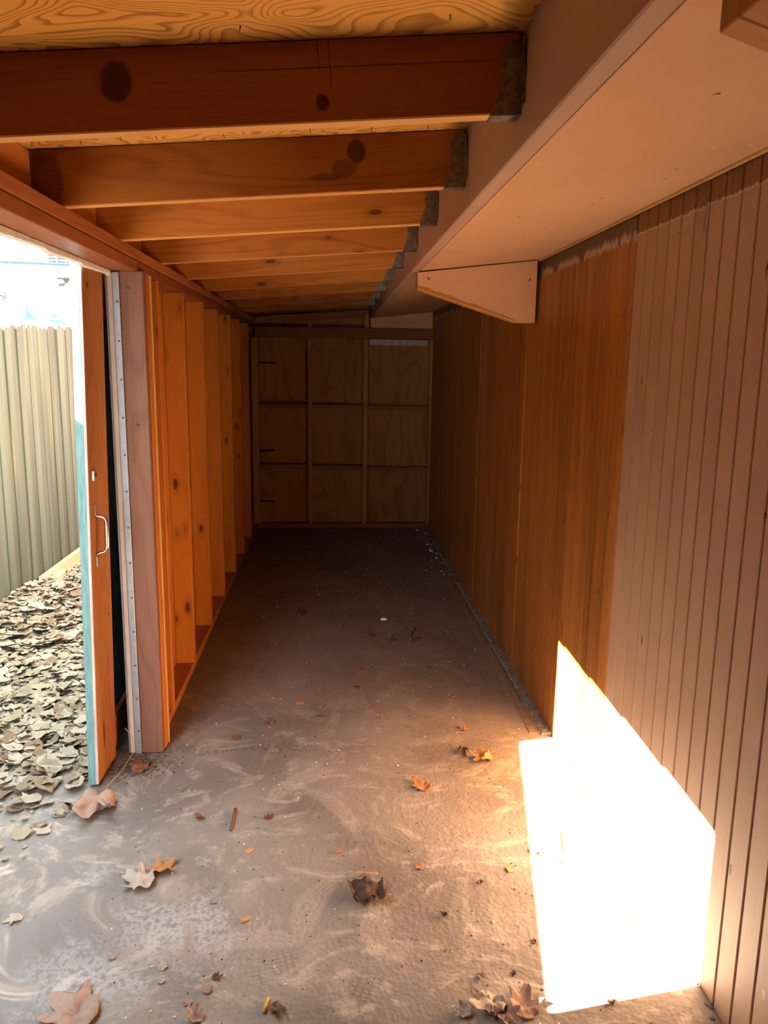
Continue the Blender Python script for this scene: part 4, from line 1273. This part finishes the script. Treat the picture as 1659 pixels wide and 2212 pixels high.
# white bottle cap
p = ground_at(829, 1339)
bm = bmesh.new()
prof = [(0.0, 0.012), (0.012, 0.012), (0.016, 0.0105), (0.018, 0.007), (0.019, 0.0), (0.015, 0.0)]
NSEG = 24
rings = []
for (r, z) in prof[1:]:
    rings.append([bm.verts.new((r * (1 + (0.03 if z < 0.008 and q % 2 else 0)) * math.cos(2 * math.pi * q / NSEG), r * (1 + (0.03 if z < 0.008 and q % 2 else 0)) * math.sin(2 * math.pi * q / NSEG), z)) for q in range(NSEG)])
bm.faces.new(rings[0])
for a, b in zip(rings[:-1], rings[1:]):
    for q in range(NSEG):
        bm.faces.new((a[q], b[q], b[(q + 1) % NSEG], a[(q + 1) % NSEG]))
bmesh.ops.recalc_face_normals(bm, faces=list(bm.faces))
o = link('bottle_cap', bm_mesh(bm, 'bottle_cap', True), M['cap_white'], None, (p.x, p.y, 0.001))
tag(o, 'small round white cap on the dark slab', 'cap')

# grit and crumbs: uncountable
def scatter(name, n, mat, label, smin, smax, seed, region):
    rnd = random.Random(seed)
    bm = bmesh.new()
    for i in range(n):
        x, y = region(rnd)
        s = rnd.uniform(smin, smax) * (1 + 0.12 * max(0, y - 2))
        mt = Matrix.Translation((x, y, s * 0.3)) @ Matrix.Rotation(rnd.uniform(0, 6.28), 4, 'Z') @ Matrix.Diagonal((s * rnd.uniform(0.6, 1.6), s * rnd.uniform(0.5, 1.0), s * rnd.uniform(0.4, 0.8), 1))
        bmesh.ops.create_icosphere(bm, subdivisions=1, radius=1.0, matrix=mt)
    o = link(name, bm_mesh(bm, name), M[mat])
    tag(o, label, 'grit', kind='stuff')


scatter('white_grit', 420, 'grit', 'pale grit specks strewn over the floor', 0.0014, 0.0038, 31, lambda r: (r.uniform(-0.64, 0.84), 1.4 + 5.5 * r.random() ** 1.7))
scatter('white_grit', 60, 'grit', 'white flakes along the foot of the back end of the brown wall', 0.003, 0.008, 32, lambda r: (0.86 - abs(r.gauss(0, 0.05)), r.uniform(5.4, 7.0)))
scatter('dark_crumbs', 700, 'debris', 'dark crumbs of bark and soil over the floor', 0.0010, 0.0034, 33, lambda r: (r.uniform(-0.64, 0.84), 1.4 + 4.6 * r.random() ** 1.5))
scatter('doorway_soil', 900, 'debris', 'loose dark soil around the foot of the jamb post', 0.001, 0.004, 34, lambda r: (-0.72 + r.gauss(0, 0.055), 2.76 + r.gauss(0, 0.05)))

# dusty cobweb strand hanging from the soffit edge
bm = bmesh.new()
strands = [[(0.903, 1.935, 1.93), (0.900, 1.95, 1.895), (0.899, 1.965, 1.872), (0.900, 2.01, 1.850), (0.903, 2.05, 1.835), (0.905, 2.085, 1.846)],
           [(0.903, 1.935, 1.93), (0.902, 1.925, 1.88), (0.903, 1.93, 1.82)],
           [(0.903, 1.96, 1.935), (0.899, 1.985, 1.89), (0.90, 1.965, 1.872)]]
for s in strands:
    tm = tube_mesh('tmp', s, 0.0011, 5)
    bm.from_mesh(tm)
o = link('cobweb', bm_mesh(bm, 'cobweb', True), M['web'])
tag(o, 'dusty cobweb strand hanging on the bare strip above the pink siding', 'cobweb')
